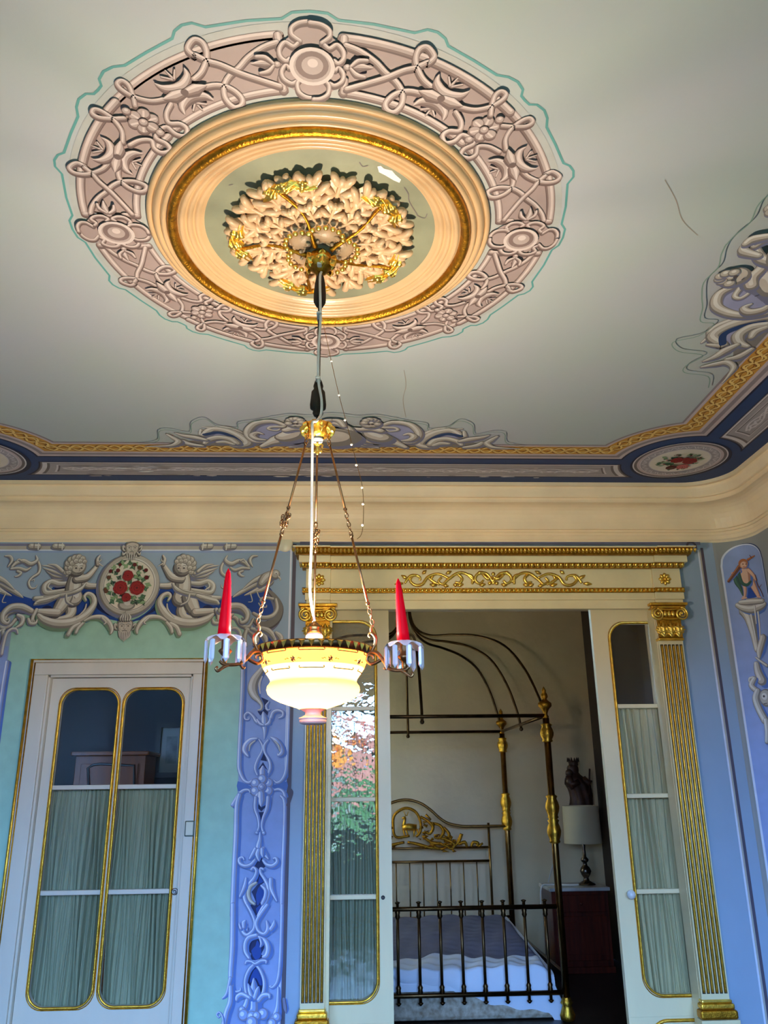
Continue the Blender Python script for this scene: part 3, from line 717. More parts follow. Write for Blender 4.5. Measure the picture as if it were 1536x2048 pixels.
# ------------------------------------------------------------------ painted cherub groups on the ceiling (drawn once for the far side, laid on two sides)
GP = ('g_shadow', 'g_lo', 'g_body', 'g_hi')
gx = cm(280, 800, .260417)
GXC = ceil_uv(667.5, 870)[0]; GY0 = EY1-.548
def ceiling_group(side):
    if side == 'back': T = lambda s, d: (s+GXC, -(GY0-d))
    else: T = lambda s, d: (EX1-.575-d, -(CY-s))
    pg = Paint(ceil_place); pg.n = 10; pg.STEP = .00009
    def pt(x, y, mir):
        u, v = gx(x, y); s, d = u-GXC, GY0+v
        return T(-s if mir else s, d)
    def tr(txt, mir): return [pt(x, y, mir) for x, y in P2(txt)]
    S = lambda txt, w, pal=GP, drop=.35: [pg.stroke(tr(txt, mir), w, pal, raw=True, drop=drop) for mir in (0, 1)]
    Fl = lambda txt, key, sm=4: [pg.poly(tr(txt, mir), key, smooth=sm, raw=True) for mir in (0, 1)]
    B = lambda x, y, r, pal=GP, sc=(1, 1): [pg.ball(pt(x, y, mir), r, pal, True, sc) for mir in (0, 1)]
    Ln = lambda txt, w, key: [pg.line(tr(txt, mir), w, key, raw=True) for mir in (0, 1)]
    Fl('0,352 180,335 300,305 520,250 700,240 850,200 1000,160 1150,150 1300,140 1490,130 1490,352', 'green_shade' if 0 else 'panel_grey', 3) if 0 else None
    Fl('210,350 300,330 520,290 640,280 830,300 1000,330 1250,320 1490,320 1490,352 850,352', 'g_lo', 3)
    Fl('500,260 600,240 720,265 790,320 700,330 560,300', 'g_lilac')
    S('480,205 560,212 650,208 760,245 830,295', [.012, .03, .05, .05, .03])
    S('470,225 480,268 560,222 680,236 790,288 828,332 770,350 700,343 725,326', [.02, .05, .06, .07, .065, .05, .035, .02])
    Ln('500,262 600,246 700,272 765,318', .03, 'border_blue')
    S('745,330 700,298 610,284 530,302 500,330', [.05, .06, .06, .05, .03]); S('600,320 660,318 720,335', [.03, .05, .03])
    S('275,248 340,268 430,282 510,300', [.015, .04, .055, .03]); S('335,305 380,330 480,345', [.03, .05, .03])
    S('210,255 262,285 298,312 250,340 150,346 40,347', [.02, .04, .045, .035, .02, .006])
    Fl('850,200 940,168 1060,182 1105,230 1020,290 960,310 860,290 830,240', 'g_lilac')
    S('1115,185 1020,155 900,168 840,210 828,260 880,308 975,312', [.03, .045, .05, .05, .045, .04, .02]); S('1105,195 1010,196 990,214 1050,224 1075,212', [.03, .025, .02, .012])
    S('965,295 900,288 865,262 900,240 945,250', [.02, .045, .05, .035, .015])
    S('1490,342 1350,330 1250,335 1150,350', [.05, .04, .04, .015]); S('1300,300 1240,318 1060,320 960,325', [.03, .05, .05, .03])
    # cherub: legs, body, arm, head
    SK = ('g_shadow', 'g_lo', 'g_skin', 'g_hi')
    S('1120,265 1050,298 1000,315 940,342', [.10, .10, .06, .035], SK); S('1180,285 1230,292 1130,312', [.09, .07, .04], SK)
    S('1190,205 1170,250 1110,272', [.10, .13, .11], SK); S('1120,215 1190,200 1270,205 1330,200', [.05, .055, .045, .035], SK)
    B(1195, 158, .058, SK)
    for x, y in ((1150, 135), (1172, 125), (1200, 122), (1228, 130), (1242, 148), (1142, 155)): B(x, y, .022)
    for x, y in ((1180, 158), (1207, 158)): [pg.disc(pt(x, y, m_), .009, 'g_deep', True, n=8) for m_ in (0, 1)]
    Ln('1186,178 1200,180', .006, 'g_deep')
    # middle cartouche
    c = Vector(T(0, .15)); ax = (1, .78) if side == 'back' else (.78, 1)
    S('1370,300 1345,240 1370,190 1440,160 1490,150', [.03, .05, .05, .04, .03]); S('1400,175 1430,135 1470,125', [.03, .045, .03]); S('1350,215 1310,235 1330,260', [.03, .03, .015])
    pg.ball(c, .15, ('g_shadow', 'g_lo', 'g_body', 'g_hi'), True, ax); pg.disc(c, .125, 'g_lo', True, ax); pg.ball(c, .115, (None, 'g_lo', 'g_skin', None), True, ax)
    if 1: Ln('0,312 140,285 150,212 240,200 385,225 400,150 500,115 600,172 745,190 760,150 900,130 1010,108 1150,88 1290,98 1400,85 1490,80', .005, 'teal_dim')
    pg.build('painted_cherub_group', ceiling, 'grisaille painted cherubs and scrolls on the %s side of the ceiling' % ('far' if side == 'back' else 'right'))
ceiling_group('back'); ceiling_group('right')
pcr = Paint(ceil_place)
for t in ('808,740 812,770 806,800 812,835', '1330,360 1352,400 1365,440 1395,470'): pcr.line(t, .003, 'crack') if pcr.uv else pcr.line([ceil_uv(*q) for q in P2(t)], .003, 'crack', raw=True)
pcr.build('hairline_crack', ceiling, kind='stuff')
# ------------------------------------------------------------------ painted back wall
def wall_place(u, v, off): return (u, WY-off, v)
def wall_uv(x, y): p = atY(x, y, WY); return (p.x, p.z)
PXM = 0.00292   # metres per picture pixel on the back wall
LP_ = ('cast', 'lav_lo', 'lav_field', 'lav_hi')
wp = Paint(wall_place)
GL, GR = X4(14, 1330), X4(482, 1420)
gz = Z4(240, 1215)
_a, _b, _z = X4(69, 1316), X4(415, 1316), Z4(240, 1319)
for q in (((GL, 0), (_a, gz)), ((_b, 0), (GR, gz)), ((_a, _z), (_b, gz))): wp.poly([(q[0][0], q[0][1]), (q[1][0], q[0][1]), (q[1][0], q[1][1]), (q[0][0], q[1][1])], 'green_panel', raw=True)
wp.build('painted_green_panel', wall_back, 'pale green painted wall panel round the left door')
# bars and mouldings: plain vertical and horizontal painted lines
wl_ = Paint(wall_place); wl_.n = 4
def vbar(x, y, w, key, z0=0.0, z1=None): X = X4(x, y); wl_.poly([(X-w/2, z0), (X+w/2, z0), (X+w/2, z1 or zbar), (X-w/2, z1 or zbar)], key, raw=True)
zbar = Z4(300, 1088)
X_L, X_R = XL+.02, X4(588, 1120)
for yy, w, key in ((1090, .018, 'lav_lo'), (1097, .030, 'g_body'), (1100.5, .008, 'lav_hi'), (1104, .006, 'lav_field')):
    z = Z4(300, yy); wl_.poly([(X_L, z-w/2), (X_R, z-w/2), (X_R, z+w/2), (X_L, z+w/2)], key, raw=True)
vbar(581, 1150, .010, 'lav_hi'); vbar(588, 1150, .022, 'lav_deep')
vbar(1397.5, 1110, .012, 'lav_hi', 0, Z4(1397, 1100)); vbar(1400.5, 1110, .010, 'g_body', 0, Z4(1397, 1100)); vbar(1405, 1110, .017, 'lav_deep', 0, Z4(1397, 1096))
zz = Z4(900, 1086); wl_.poly([(X4(600, 1086), zz-.012), (X4(1400, 1086), zz-.012), (X4(1400, 1086), zz+.012), (X4(600, 1086), zz+.012)], 'lav_lo', raw=True)
wl_.line([wall_uv(*q) for q in P2('1374,1092 1376,1086 1384,1085 1390,1090 1392,1098')], .014, 'lav_deep', raw=True)
wl_.build('painted_lines', wall_back, 'painted mouldings and bars on the back wall', kind='stuff')
MX = 0.5*(wall_uv(158, 1134)[0]+wall_uv(368, 1132)[0])    # axis of the overdoor group
def half_group(mir):
    fz = Paint(wall_place, light=(.45, .8)); fz.n = 8; fz.STEP = .0001
    A = cm(0, 1070, .195313, wall_uv); Bq = cm(290, 1070, .195313, wall_uv)
    def fa(x, y): u, v = A(x, y); return (2*MX-u, v) if mir else (u, v)
    def fb(x, y): u, v = Bq(x, y); return (u, v) if mir else (2*MX-u, v)
    k = .195313*PXM
    S = lambda t, w, pal=GP, drop=.3, f=fa: fz.stroke([f(*q) for q in P2(t)], [x*k for x in (w if isinstance(w, (list, tuple)) else [w, w])], pal, raw=True, drop=drop)
    Fl = lambda t, key, f=fa, sm=4: fz.poly([f(*q) for q in P2(t)], key, smooth=sm, raw=True)
    B = lambda x, y, r, pal=GP, sc=(1, 1), f=fa: fz.ball(f(x, y), r*k, pal, True, sc)
    Ln = lambda t, w, key, f=fa: fz.line([f(*q) for q in P2(t)], w*k, key, raw=True)
    NS = (None, 'g_lo', 'g_body', 'g_hi')
    # deep blue openings
    Fl('-40,600 60,570 200,610 330,655 440,640 560,520 700,500 880,520 1010,540 1040,700 1130,810 1230,870 1340,890 1340,930 1200,880 1000,850 880,900 560,890 400,840 330,770 150,710 -40,690', 'royal', sm=2)
    Fl('880,560 980,560 1010,700 1000,800 900,850 800,850 780,720 850,640', 'royal', sm=3); Fl('860,640 900,580 1000,620 1040,740 1130,830 1000,760 940,640', 'royal_deep', sm=3)
    Fl('440,740 520,730 600,860 540,880 430,850 400,800', 'royal_deep', sm=3); Fl('560,540 690,510 690,560 600,580', 'royal_deep', sm=3)
    # bird with spread wing, spiral loop and acanthus at the outer end
    Fl('1000,560 1240,520 1340,640 1350,760 1250,840 1120,820 1040,740 880,760 900,640', 'royal', fb, 3)
    S('1230,540 1320,630 1375,740 1350,850 1270,920 1180,920 1110,870', [30, 60, 85, 100, 100, 80, 40], ('g_shadow', 'g_deep', 'g_lo', None), .4, fb)
    S('1340,660 1352,760 1300,830 1200,845 1110,800', [30, 45, 50, 45, 30], GP, .2, fb); S('1310,655 1230,640 1185,662 1205,695 1235,690', [30, 28, 22, 12], GP, .2, fb); S('1165,700 1190,735 1240,740 1245,720', [14, 16, 10], NS, 0, fb)
    S('850,770 940,760 1030,800 1040,870 1000,850', [50, 60, 55, 40, 20], GP, .3, fb); S('870,840 930,850 980,920 1060,940 1110,860', [30, 40, 40, 40, 20], GP, .3, fb)
    Fl('1110,1080 1200,1020 1330,1000 1370,1100 1340,1160 1130,1170', 'royal', fb, 3)
    for t in ('1030,960 1110,1010 1150,1080 1110,1130', '1090,960 1180,990 1240,1070 1230,1150', '1150,945 1260,980 1330,1060 1320,1110', '1340,1000 1395,1060 1370,1150'): S(t, [30, 60, 50, 15], GP, .3, fb)
    S('1040,980 1020,1060 1040,1140', [40, 50, 20], GP, .3, fb)
    for t in ('1250,440 1100,520 960,600 900,640', '1270,470 1150,560 1020,620', '1240,420 1120,470 1000,560', '1290,480 1200,560 1130,580'): S(t, [70, 60, 40, 8], GP, .15, fb)
    S('1340,405 1290,420 1230,450 1190,500', [60, 110, 120, 70], GP, .3, fb); B(1335, 405, 52, GP, (1, 1), fb); S('1365,430 1388,455 1380,470', [26, 18, 6], NS, 0, fb); fz.disc(fb(1345, 400), 7*k, 'g_deep', True, n=8)
    S('1150,590 1180,650 1240,660', [14, 12, 8], NS, 0, fb); S('1080,600 1100,680 1060,690', [14, 12, 8], NS, 0, fb)
    # leafy scroll between the bird and the cherub
    S('390,260 415,330 400,395 335,440 300,490 320,545 370,545 385,515', [24, 34, 34, 30, 28, 24, 16, 8]); S('330,470 358,462 352,486', [12, 12, 6])
    S('130,330 180,285 250,270 320,300 385,265 375,215', [30, 50, 46, 50, 40, 12]); S('120,350 200,345 270,365 320,340', [24, 36, 36, 20]); S('185,375 222,395 190,425 160,430', [26, 34, 26, 12]); S('60,220 110,225 130,270 90,330', [16, 34, 40, 14]); S('230,270 200,255 180,275', [24, 20, 8])
    # knuckles on the top bar
    for x in (365, 610): S('%d,122 %d,126' % (x-45, x+35), [62, 66], GP, .2); Ln('%d,92 %d,155' % (x+38, x+34), 12, 'g_hi'); Ln('%d,92 %d,155' % (x-6, x-10), 10, 'g_lo')
    # wing
    for t, w in (('690,440 600,460 530,430', [50, 50, 10]), ('690,430 570,420 480,370', [50, 46, 8]), ('690,420 560,380 450,345', [44, 40, 6]), ('680,400 570,340 440,318', [40, 38, 6]), ('650,380 580,320 500,308', [40, 34, 8])): S(t, w, GP, .25)
    # drapery behind
    S('700,500 610,505 530,485 465,530 475,595 560,590 690,565', [40, 56, 60, 62, 58, 50, 30]); S('520,500 500,540 540,570', [20, 26, 14], NS)
    # far leg, arms, trunk, near leg
    SK = ('g_deep', 'g_lo', 'g_skin', 'g_hi')
    S('720,690 740,790 700,850 590,868', [120, 110, 80, 40], SK, .1)
    S('860,500 920,525 1010,525', [60, 62, 50], SK, .2)
    S('800,430 770,520 760,640', [150, 158, 165], SK, .12); B(770, 645, 88, SK); Ln('770,640 778,655', 8, 'g_lo')
    S('690,640 640,730 590,800', [140, 140, 100], SK, .15); S('600,800 500,795 400,785', [84, 76, 50], SK, .15); S('385,775 355,830 340,885', [44, 46, 40], SK, .2)
    for q in range(4): S('%d,880 %d,905' % (312+q*18, 305+q*18), [14, 10], NS)
    S('885,505 830,565 720,600 590,625 480,650 370,655', [24, 44, 54, 56, 56, 40]); S('610,630 500,670 410,690 370,715', [40, 60, 56, 24]); S('690,620 700,690 760,725', [26, 24, 14]); Ln('860,520 760,580 600,610 460,640', 9, 'g_lo'); Ln('560,660 440,690 390,700', 8, 'g_lo')
    S('800,455 900,440 970,370 1015,310', [84, 74, 54, 40], SK, .2); S('1015,310 1010,260 1035,222', [40, 34, 20], SK, .3); S('1020,285 1045,270 1040,255', [18, 14, 8], NS); S('1020,300 1065,330', [20, 10], NS)
    # head with curls and a face
    B(808, 335, 92, SK)
    for x, y, r in ((715, 390, 34), (705, 345, 40), (712, 300, 42), (740, 265, 42), (780, 248, 42), (822, 240, 40), (860, 255, 36), (882, 285, 28), (755, 300, 36), (795, 278, 34), (838, 280, 28), (735, 350, 32)): B(x, y, r*.95, (None, 'g_lo', 'g_body', None)); Ln('%d,%d %d,%d %d,%d' % (x-r*.5, y, x-r*.1, y-r*.5, x+r*.4, y-r*.2), 7, 'g_hi'); Ln('%d,%d %d,%d' % (x-r*.2, y+r*.4, x+r*.4, y+r*.2), 5, 'g_lo')
    for x in (795, 850): fz.disc(fa(x, 352), 13*k, 'g_deep', True, (1, .7), n=10); Ln('%d,332 %d,326 %d,332' % (x-18, x, x+16), 7, 'g_lo')
    Ln('828,355 832,378 822,382', 6, 'g_lo'); Ln('810,402 828,404 846,400', 9, 'g_deep'); Ln('815,414 838,413', 6, 'g_lo')
    # big scroll under the cherub and the links to the lower mask
    S('895,680 880,640 915,612 965,640 980,710 930,790 850,860 720,910 580,915 470,880 410,830', [24, 34, 44, 54, 64, 84, 100, 104, 96, 80, 40], ('green_shade', 'g_lo', 'g_body', 'g_hi'), .35)
    S('340,790 240,745 130,752 55,820 50,890 95,915 120,880', [60, 74, 74, 64, 50, 36, 18]); S('200,830 250,860 240,920 180,960', [30, 56, 50, 16]); S('310,870 330,915 380,915 400,880', [30, 36, 36, 16])
    S('900,720 880,780 800,860', [14, 22, 10], NS)
    S('830,920 760,960 715,1030', [40, 50, 50], ('green_shade', 'g_lo', 'g_body', 'g_hi'), .4); S('880,900 820,960 795,1010', [30, 42, 36], ('green_shade', 'g_lo', 'g_body', 'g_hi'), .4)
    S('880,890 960,855 1060,855 1130,910 1160,980 1150,1020', [20, 44, 56, 56, 46, 18], ('green_shade', 'g_lo', 'g_body', 'g_hi'), .4); S('1060,860 1100,905 1080,925', [24, 24, 10])
    # outer moulding of the green panel
    S('205,1020 190,980 140,975 90,1020 60,1120 40,1229', [14, 26, 34, 36, 36, 36], ('lav_lo', 'lav_lo', 'g_body', 'g_hi'), .5)
    fz.build('painted_cherub', wall_back, 'grisaille painted winged cherub with scrolls %s the rose medallion' % ('right of' if mir else 'left of'))
half_group(0); half_group(1)
# oval rose medallion and the two masks on the axis
fm = Paint(wall_place, light=(.45, .8)); fm.n = 150; k = .195313*PXM
c = Vector((MX, wall_uv(262, 1171)[1])); rx = (wall_uv(323, 1171)[0]-wall_uv(201, 1171)[0])/2; sc_ = (1, 1.05)
for r_, key, dx, dz in ((rx*1.04, 'g_shadow', -.006, -.01), (rx, 'g_lo', 0, 0), (rx*.965, 'g_body', .003, .003), (rx*.86, 'g_hi', .002, .002), (rx*.835, 'g_lo', 0, 0), (rx*.815, 'med_cream', 0, 0)): fm.disc(c+Vector((dx, dz)), r_, key, True, sc_, n=48)
fm.ball(c+Vector((-.005, -.125)), .04, (None, 'g_lo', 'g_body', 'g_hi'), True, (1.3, .8))
rn = random.Random(8)
Aw = cm(0, 1070, .195313, wall_uv)
for (x, y) in P2('1240,310 1300,330 1340,300 1400,310 1180,340 1200,400 1150,380 1130,450 1160,500 1120,520 1130,600 1170,660 1160,690 1200,640 1230,450 1260,620 1220,680 1340,490 1370,700 1400,690 1440,690 1480,640 1500,560 1480,470 1430,400 1400,440 1460,350 1500,380 1520,450 1530,520 1350,650 1390,650 1250,690 1460,660 1320,560 1300,470 1380,340 1270,290 1480,700 1180,620 1120,560 1440,450'):
    p_ = Vector(Aw(x, y)); a = rn.uniform(0, 6.3); d = Vector((math.cos(a), math.sin(a)))*k*rn.uniform(56, 92)
    fm.rib([p_-d*.5, p_, p_+d*.5], [0, k*rn.uniform(34, 52), 0], rn.choice(('leaf', 'leaf', 'leaf_lo', 'leaf_hi', 'leaf')), cap=False)
    e = Vector((-d.y, d.x))*.9; fm.rib([p_-e*.4, p_+e*.1, p_+e*.6], [0, k*36, 0], rn.choice(('leaf', 'leaf_lo', 'leaf_hi')), cap=False)
    fm.line([p_-d*.4, p_+d*.4], .0016, 'leaf_hi', raw=True, n=1)
for (x, y) in P2('1150,385 1130,450 1225,378 1245,320 1395,320 1445,350 1510,375 1515,450 1105,590 1095,570'): fm.disc(Aw(x, y), k*rn.uniform(16, 24), rn.choice(('bud', 'rose_deep', 'bud')), True, n=9)
for i_, (x, y, r_) in enumerate(((1250, 555, 72), (1420, 558, 74), (1330, 435, 56), (1315, 658, 46))): flower(fm, Aw(x, y), r_*k, ('rose_deep', 'rose_red', 'rose_red', 'rose_pink'), i_)
fm.build('painted_rose_medallion', wall_back, 'oval painted medallion with red roses above the left door')
def mask(cx, cy, s, name, lab, beard):
    f = Paint(wall_place, light=(.45, .8)); f.n = 190; q0 = Vector(wall_uv(cx, cy)); q0.x = MX
    T = lambda x, y: q0+Vector((x*s, -y*s))
    P = lambda t: [T(*q) for q in P2(t)]
    pal = ('g_deep', 'g_lo', 'g_body', 'g_hi')
    for sg in (-1, 1): f.stroke([T(sg*.8, -.1), T(sg*1.15, -.35), T(sg*1.1, .1), T(sg*.85, .3)], [.2*s, .3*s, .25*s, .1*s], pal, raw=True)
    f.poly(P('-.8,-.7 0,-.95 .8,-.7 .85,0 .6,.7 0,1.0 -.6,.7 -.85,0'), 'g_lo', smooth=4, raw=True); f.poly(P('-.66,-.6 0,-.82 .7,-.6 .72,0 .5,.6 0,.8 -.45,.6 -.68,0'), 'g_skin', smooth=4, raw=True)
    for sg in (-1, 1):
        f.stroke([T(sg*.12, -.3), T(sg*.4, -.42), T(sg*.65, -.25)], [.12*s, .16*s, .06*s], (None, 'g_lo', 'g_lo', 'g_hi'), raw=True); f.disc(T(sg*.36, -.14), .11*s, 'g_deep', True, (1, .6), n=8); f.stroke([T(sg*.45, .15), T(sg*.4, .3)], [.2*s, .12*s], (None, 'g_lo', 'g_skin', 'g_hi'), raw=True)
    f.stroke([T(0, -.3), T(0, .15)], [.14*s, .26*s], (None, 'g_lo', 'g_skin', 'g_hi'), raw=True); f.line([T(-.25, .42), T(0, .38), T(.25, .42)], .08*s, 'g_deep', raw=True)
    for i in range(beard):
        x = -.7+1.4*i/(beard-1); f.stroke([T(x*.9, .45+.2*(1-abs(x))), T(x*.8+.05, .9+.3*(1-abs(x))), T(x*.6, 1.1+.6*(1-abs(x)))], [.16*s, .2*s, .04*s], pal, raw=True, drop=.2)
    if cy > 1200:
        for x in (-.6, -.3, 0, .3, .6): f.stroke([T(x*.8, -.75), T(x*.9, -1.1), T(x*.5, -1.35-.5*(1-abs(x)))], [.2*s, .3*s, .05*s], pal, raw=True)
    else:
        for sg in (-1, 1): f.stroke([T(sg*.7, .5), T(sg*1.0, .8), T(sg*1.1, .5)], [.2*s, .3*s, .12*s], pal, raw=True)
    f.build(name, wall_back, lab)
mask(258, 1100, .048, 'painted_mask', 'grisaille painted bearded mask above the rose medallion', 5)
mask(250, 1256, .052, 'painted_mask', 'grisaille painted bearded mask below the rose medallion', 7)
# ------------------------------------------------------------------ vertical arabesque strip left of the gilt pilaster
for mir_ in (0, 1):
    sx_ = (lambda x: GL+GR-x) if mir_ else (lambda x: x)
    def strip_uv(x, y): u, v = wall_uv(x, y); return (sx_(u), v)
    st_ = Paint(wall_place, light=(-.7, .45)); st_.n = 8; st_.STEP = .0001
    sL, sR = X4(480, 1500), X4(580, 1500)
    st_.poly([(sx_(X4(484, 1420)), 0), (sx_(X4(584, 1420)), 0), (sx_(X4(584, 1420)), Z4(530, 1290)), (sx_(X4(484, 1420)), Z4(530, 1290))], 'lav_field', raw=True)
    def SS(f, sc, t, w, pal=LP_, drop=.55):
        kk = sc*PXM; st_.stroke([f(*q) for q in P2(t)], [x*kk for x in (w if isinstance(w, (list, tuple)) else [w, w])], pal, raw=True, drop=drop)
    def SF(f, t, key, sm=3): st_.poly([f(*q) for q in P2(t)], key, smooth=sm, raw=True)
    fC, fD, fE = cm(470, 1330, .136719, strip_uv), cm(450, 1590, .117188, strip_uv), cm(430, 1810, .117188, strip_uv)
    kC, kD = .136719, .117188
    for t in ('380,470 490,520 435,640 490,690 470,765 412,682 372,742 330,680 402,640 410,560', '412,1240 470,1410 368,1392', '410,1420 482,1545 410,1480 328,1542'): SF(fC, t, 'royal_deep', 0)
    SF(fC, '40,1700 200,1760 240,1800 100,1830 40,1840', 'cast', 2); SF(fC, '760,1700 560,1760 560,1800 700,1830 760,1830', 'cast', 2)
    SF(fD, '540,125 620,200 720,125 700,200 622,280 556,220', 'royal_deep', 0); SF(fD, '556,290 692,290 612,500', 'royal_deep', 0)
    SF(fD, '570,1120 480,1210 565,1290 500,1470 560,1520 455,1650 530,1830 430,1880 510,2048 600,2048 670,1880 600,1840 665,1700 610,1540 680,1480 600,1300 690,1220 630,1060', 'royal_deep', 0); SF(fD, '590,1380 660,1480 560,1525', 'royal', 0); SF(fD, '600,1540 660,1620 650,1740 570,1880 600,2048 520,2048 545,1880 530,1700', 'royal', 2)
    SF(fE, '600,0 850,0 712,290', 'royal_deep', 0); SF(fE, '700,60 760,0 840,0 740,160 720,170', 'royal', 0)
    SF(fE, '610,640 640,560 720,540 780,640 840,700 830,760 790,840 830,890 690,940 600,910 620,830 550,760 560,680', 'royal_deep', 2); SF(fE, '720,600 770,680 790,780 780,880 690,935 620,780 690,700', 'royal', 2)
    SF(fE, '700,1040 600,1150 540,1350 590,1610 740,1610 830,1350 790,1150', 'royal_deep', 2); SF(fE, '710,1060 790,1200 820,1350 760,1360 700,1240 600,1330 620,1200', 'royal', 2)
    # borders
    SS(fC, kC, '118,-60 112,300 90,800 62,1400 75,1560 130,1680 200,1720 255,1690', [64, 64, 64, 64, 56, 44, 30]); SS(fC, kC, '-30,2048 60,1900 130,1835 205,1830 225,1868', [60, 60, 46, 40, 24])
    SS(fC, kC, '800,-60 790,650 770,1300 745,1560 690,1680 620,1722 572,1690', [56, 56, 56, 54, 44, 40, 24]); SS(fC, kC, '745,2048 722,1880 650,1820 565,1835', [50, 50, 46, 30])
    SS(fD, kD, '250,0 205,200 190,700 165,1200 130,2048', [80, 84, 84, 84, 84]); SS(fD, kD, '960,20 1020,150 1010,700 985,1300 965,2048', [50, 60, 60, 60, 60])
    SS(fE, kD, '310,0 300,700 270,1250 330,1460 430,1460 440,1410', [84, 84, 76, 44, 34, 16]); SS(fE, kD, '265,1250 205,1500 130,1590', [60, 44, 20]); SS(fE, kD, '270,1400 262,1650 200,1830 150,2060', [70, 80, 84, 84]); SS(fE, kD, '150,2031 130,1900 80,1825 35,1860 60,1910 95,1890', [24, 28, 28, 24, 20, 12])
    SS(fE, kD, '1145,0 1125,700 1100,1100 1060,1310 985,1400 935,1385 970,1370', [50, 50, 48, 44, 36, 26, 14]); SS(fE, kD, '1080,1400 1070,1700 1040,1850 960,2040', [30, 60, 90, 60])
    for f, sc, t in ((fC, kC, '842,-60 832,660 812,1300 800,1830'), (fC, kC, '815,1830 830,1880 775,2048'), (fD, kD, '1085,60 1075,700 1050,1300 1030,2048'), (fE, kD, '1205,0 1190,800 1165,1700')): st_.line([f(*q) for q in P2(t)], sc*PXM*44, 'lav_deep', raw=True)
    SS(fE, kD, '1180,1600 1200,1750 1215,1830', [50, 60, 20], ('cast', 'lav_deep', 'lav_lo', None))
    # top leaf, tulip, feathers, lyre
    GPs = ('cast', 'g_lo', 'g_body', 'g_hi')
    SS(fC, kC, '480,-40 380,90 290,220 260,350 290,450 350,520 395,590 385,650 340,662', [40, 90, 130, 150, 120, 70, 44, 34, 20], GPs, .35); SS(fC, kC, '400,170 360,280 370,420', [16, 34, 14], (None, 'g_hi', 'g_hi', None)); SS(fC, kC, '500,540 460,600 480,660 520,650', [20, 40, 34, 14])
    SS(fC, kC, '400,845 320,830 275,760 205,700 150,735 155,795 205,798 215,770', [56, 56, 46, 44, 38, 30, 22, 12]); SS(fC, kC, '450,855 520,800 560,700 630,665 700,690 700,750 640,780', [50, 50, 50, 50, 44, 34, 20])
    SS(fC, kC, '432,1085 438,980 430,880 430,800 415,690', [14, 50, 84, 100, 20]); SS(fC, kC, '330,800 370,860 420,880', [30, 50, 30]); SS(fC, kC, '520,790 500,850 450,880', [30, 50, 30])
    SS(fC, kC, '330,1075 240,1095 165,1170 145,1260 195,1335', [24, 70, 84, 80, 34]); SS(fC, kC, '300,1110 230,1170 210,1260', [16, 30, 14], GPs, .2); SS(fC, kC, '530,1060 600,1105 660,1190 690,1280 640,1325 630,1295', [30, 80, 84, 70, 40, 16]); SS(fC, kC, '580,1110 640,1180 660,1260', [16, 30, 14], GPs, .2)
    SS(fC, kC, '355,1090 405,1180 400,1260 335,1390 300,1510 330,1610', [26, 34, 28, 40, 44, 30]); SS(fC, kC, '490,1100 435,1180 440,1280 505,1400 520,1510 480,1620', [26, 44, 34, 44, 50, 30])
    SS(fC, kC, '410,1480 400,1560 400,1660', [20, 90, 70])
    cfl = fC(395, 1785)
    for i in range(6): a = PI/3*i+PI/6; st_.ball(Vector(cfl)+Vector((math.cos(a), math.sin(a)))*kC*PXM*105, kC*PXM*66, LP_, True)
    st_.ball(cfl, kC*PXM*60, LP_, True); st_.ball(cfl, kC*PXM*34, LP_, True)
    SS(fC, kC, '300,2048 320,1930 390,1880 480,1930 490,2048', [40, 60, 70, 60, 40])
    SS(fD, kD, '620,-20 620,90 620,190', [110, 130, 20]); SS(fD, kD, '530,40 520,230 570,390 585,540 550,640', [50, 54, 40, 34, 40]); SS(fD, kD, '740,40 720,230 655,400 635,540 665,645', [60, 60, 44, 36, 44]); st_.ball(fD(548, 640), kD*PXM*28, LP_, True); st_.ball(fD(665, 645), kD*PXM*32, LP_, True)
    SS(fD, kD, '605,640 600,760 580,860 570,960', [24, 60, 90, 120]); SS(fD, kD, '525,910 480,1000 430,1085', [50, 56, 30]); SS(fD, kD, '660,900 700,1020 745,1085', [50, 60, 26]); SS(fD, kD, '580,940 560,1020 585,1120', [70, 80, 14]); SS(fD, kD, '640,920 640,1000 650,1050', [60, 60, 16])
    SS(fD, kD, '520,1100 450,1180 350,1205 265,1160 255,1085 310,1058 335,1100', [40, 54, 60, 60, 50, 40, 20]); SS(fD, kD, '660,1110 720,1180 820,1200 895,1140 880,1075 835,1080', [44, 60, 64, 60, 50, 30])
    SS(fD, kD, '460,1265 500,1232 545,1290 510,1400 420,1520 350,1640 350,1780 420,1930 480,2060', [40, 44, 46, 50, 62, 70, 60, 50, 46]); SS(fD, kD, '660,1260 615,1250 620,1330 690,1440 745,1560 745,1690 690,1850 620,1960 570,2060', [44, 44, 46, 56, 70, 74, 60, 50, 46])
    SS(fD, kD, '540,1490 440,1560 410,1680 440,1790 510,1850', [40, 60, 66, 60, 40], GPs, .1); SS(fD, kD, '630,1540 700,1620 690,1740 640,1850', [40, 60, 60, 44], LP_, .1); SS(fD, kD, '370,1410 340,1560 265,1725', [34, 60, 34]); SS(fD, kD, '790,1430 800,1600 890,1800', [70, 74, 26])
    SS(fE, kD, '560,-10 640,140 690,290 660,420 560,500 490,440 540,375 560,420', [50, 50, 48, 50, 60, 66, 50, 20]); SS(fE, kD, '900,-10 790,140 715,290 750,430 850,480 910,400 890,260', [50, 56, 54, 54, 54, 70, 30]); SS(fE, kD, '960,400 1010,320 1020,245', [60, 70, 14]); SS(fE, kD, '450,390 430,330 425,290', [40, 36, 10]); SS(fE, kD, '500,370 500,290 530,250', [50, 70, 20])
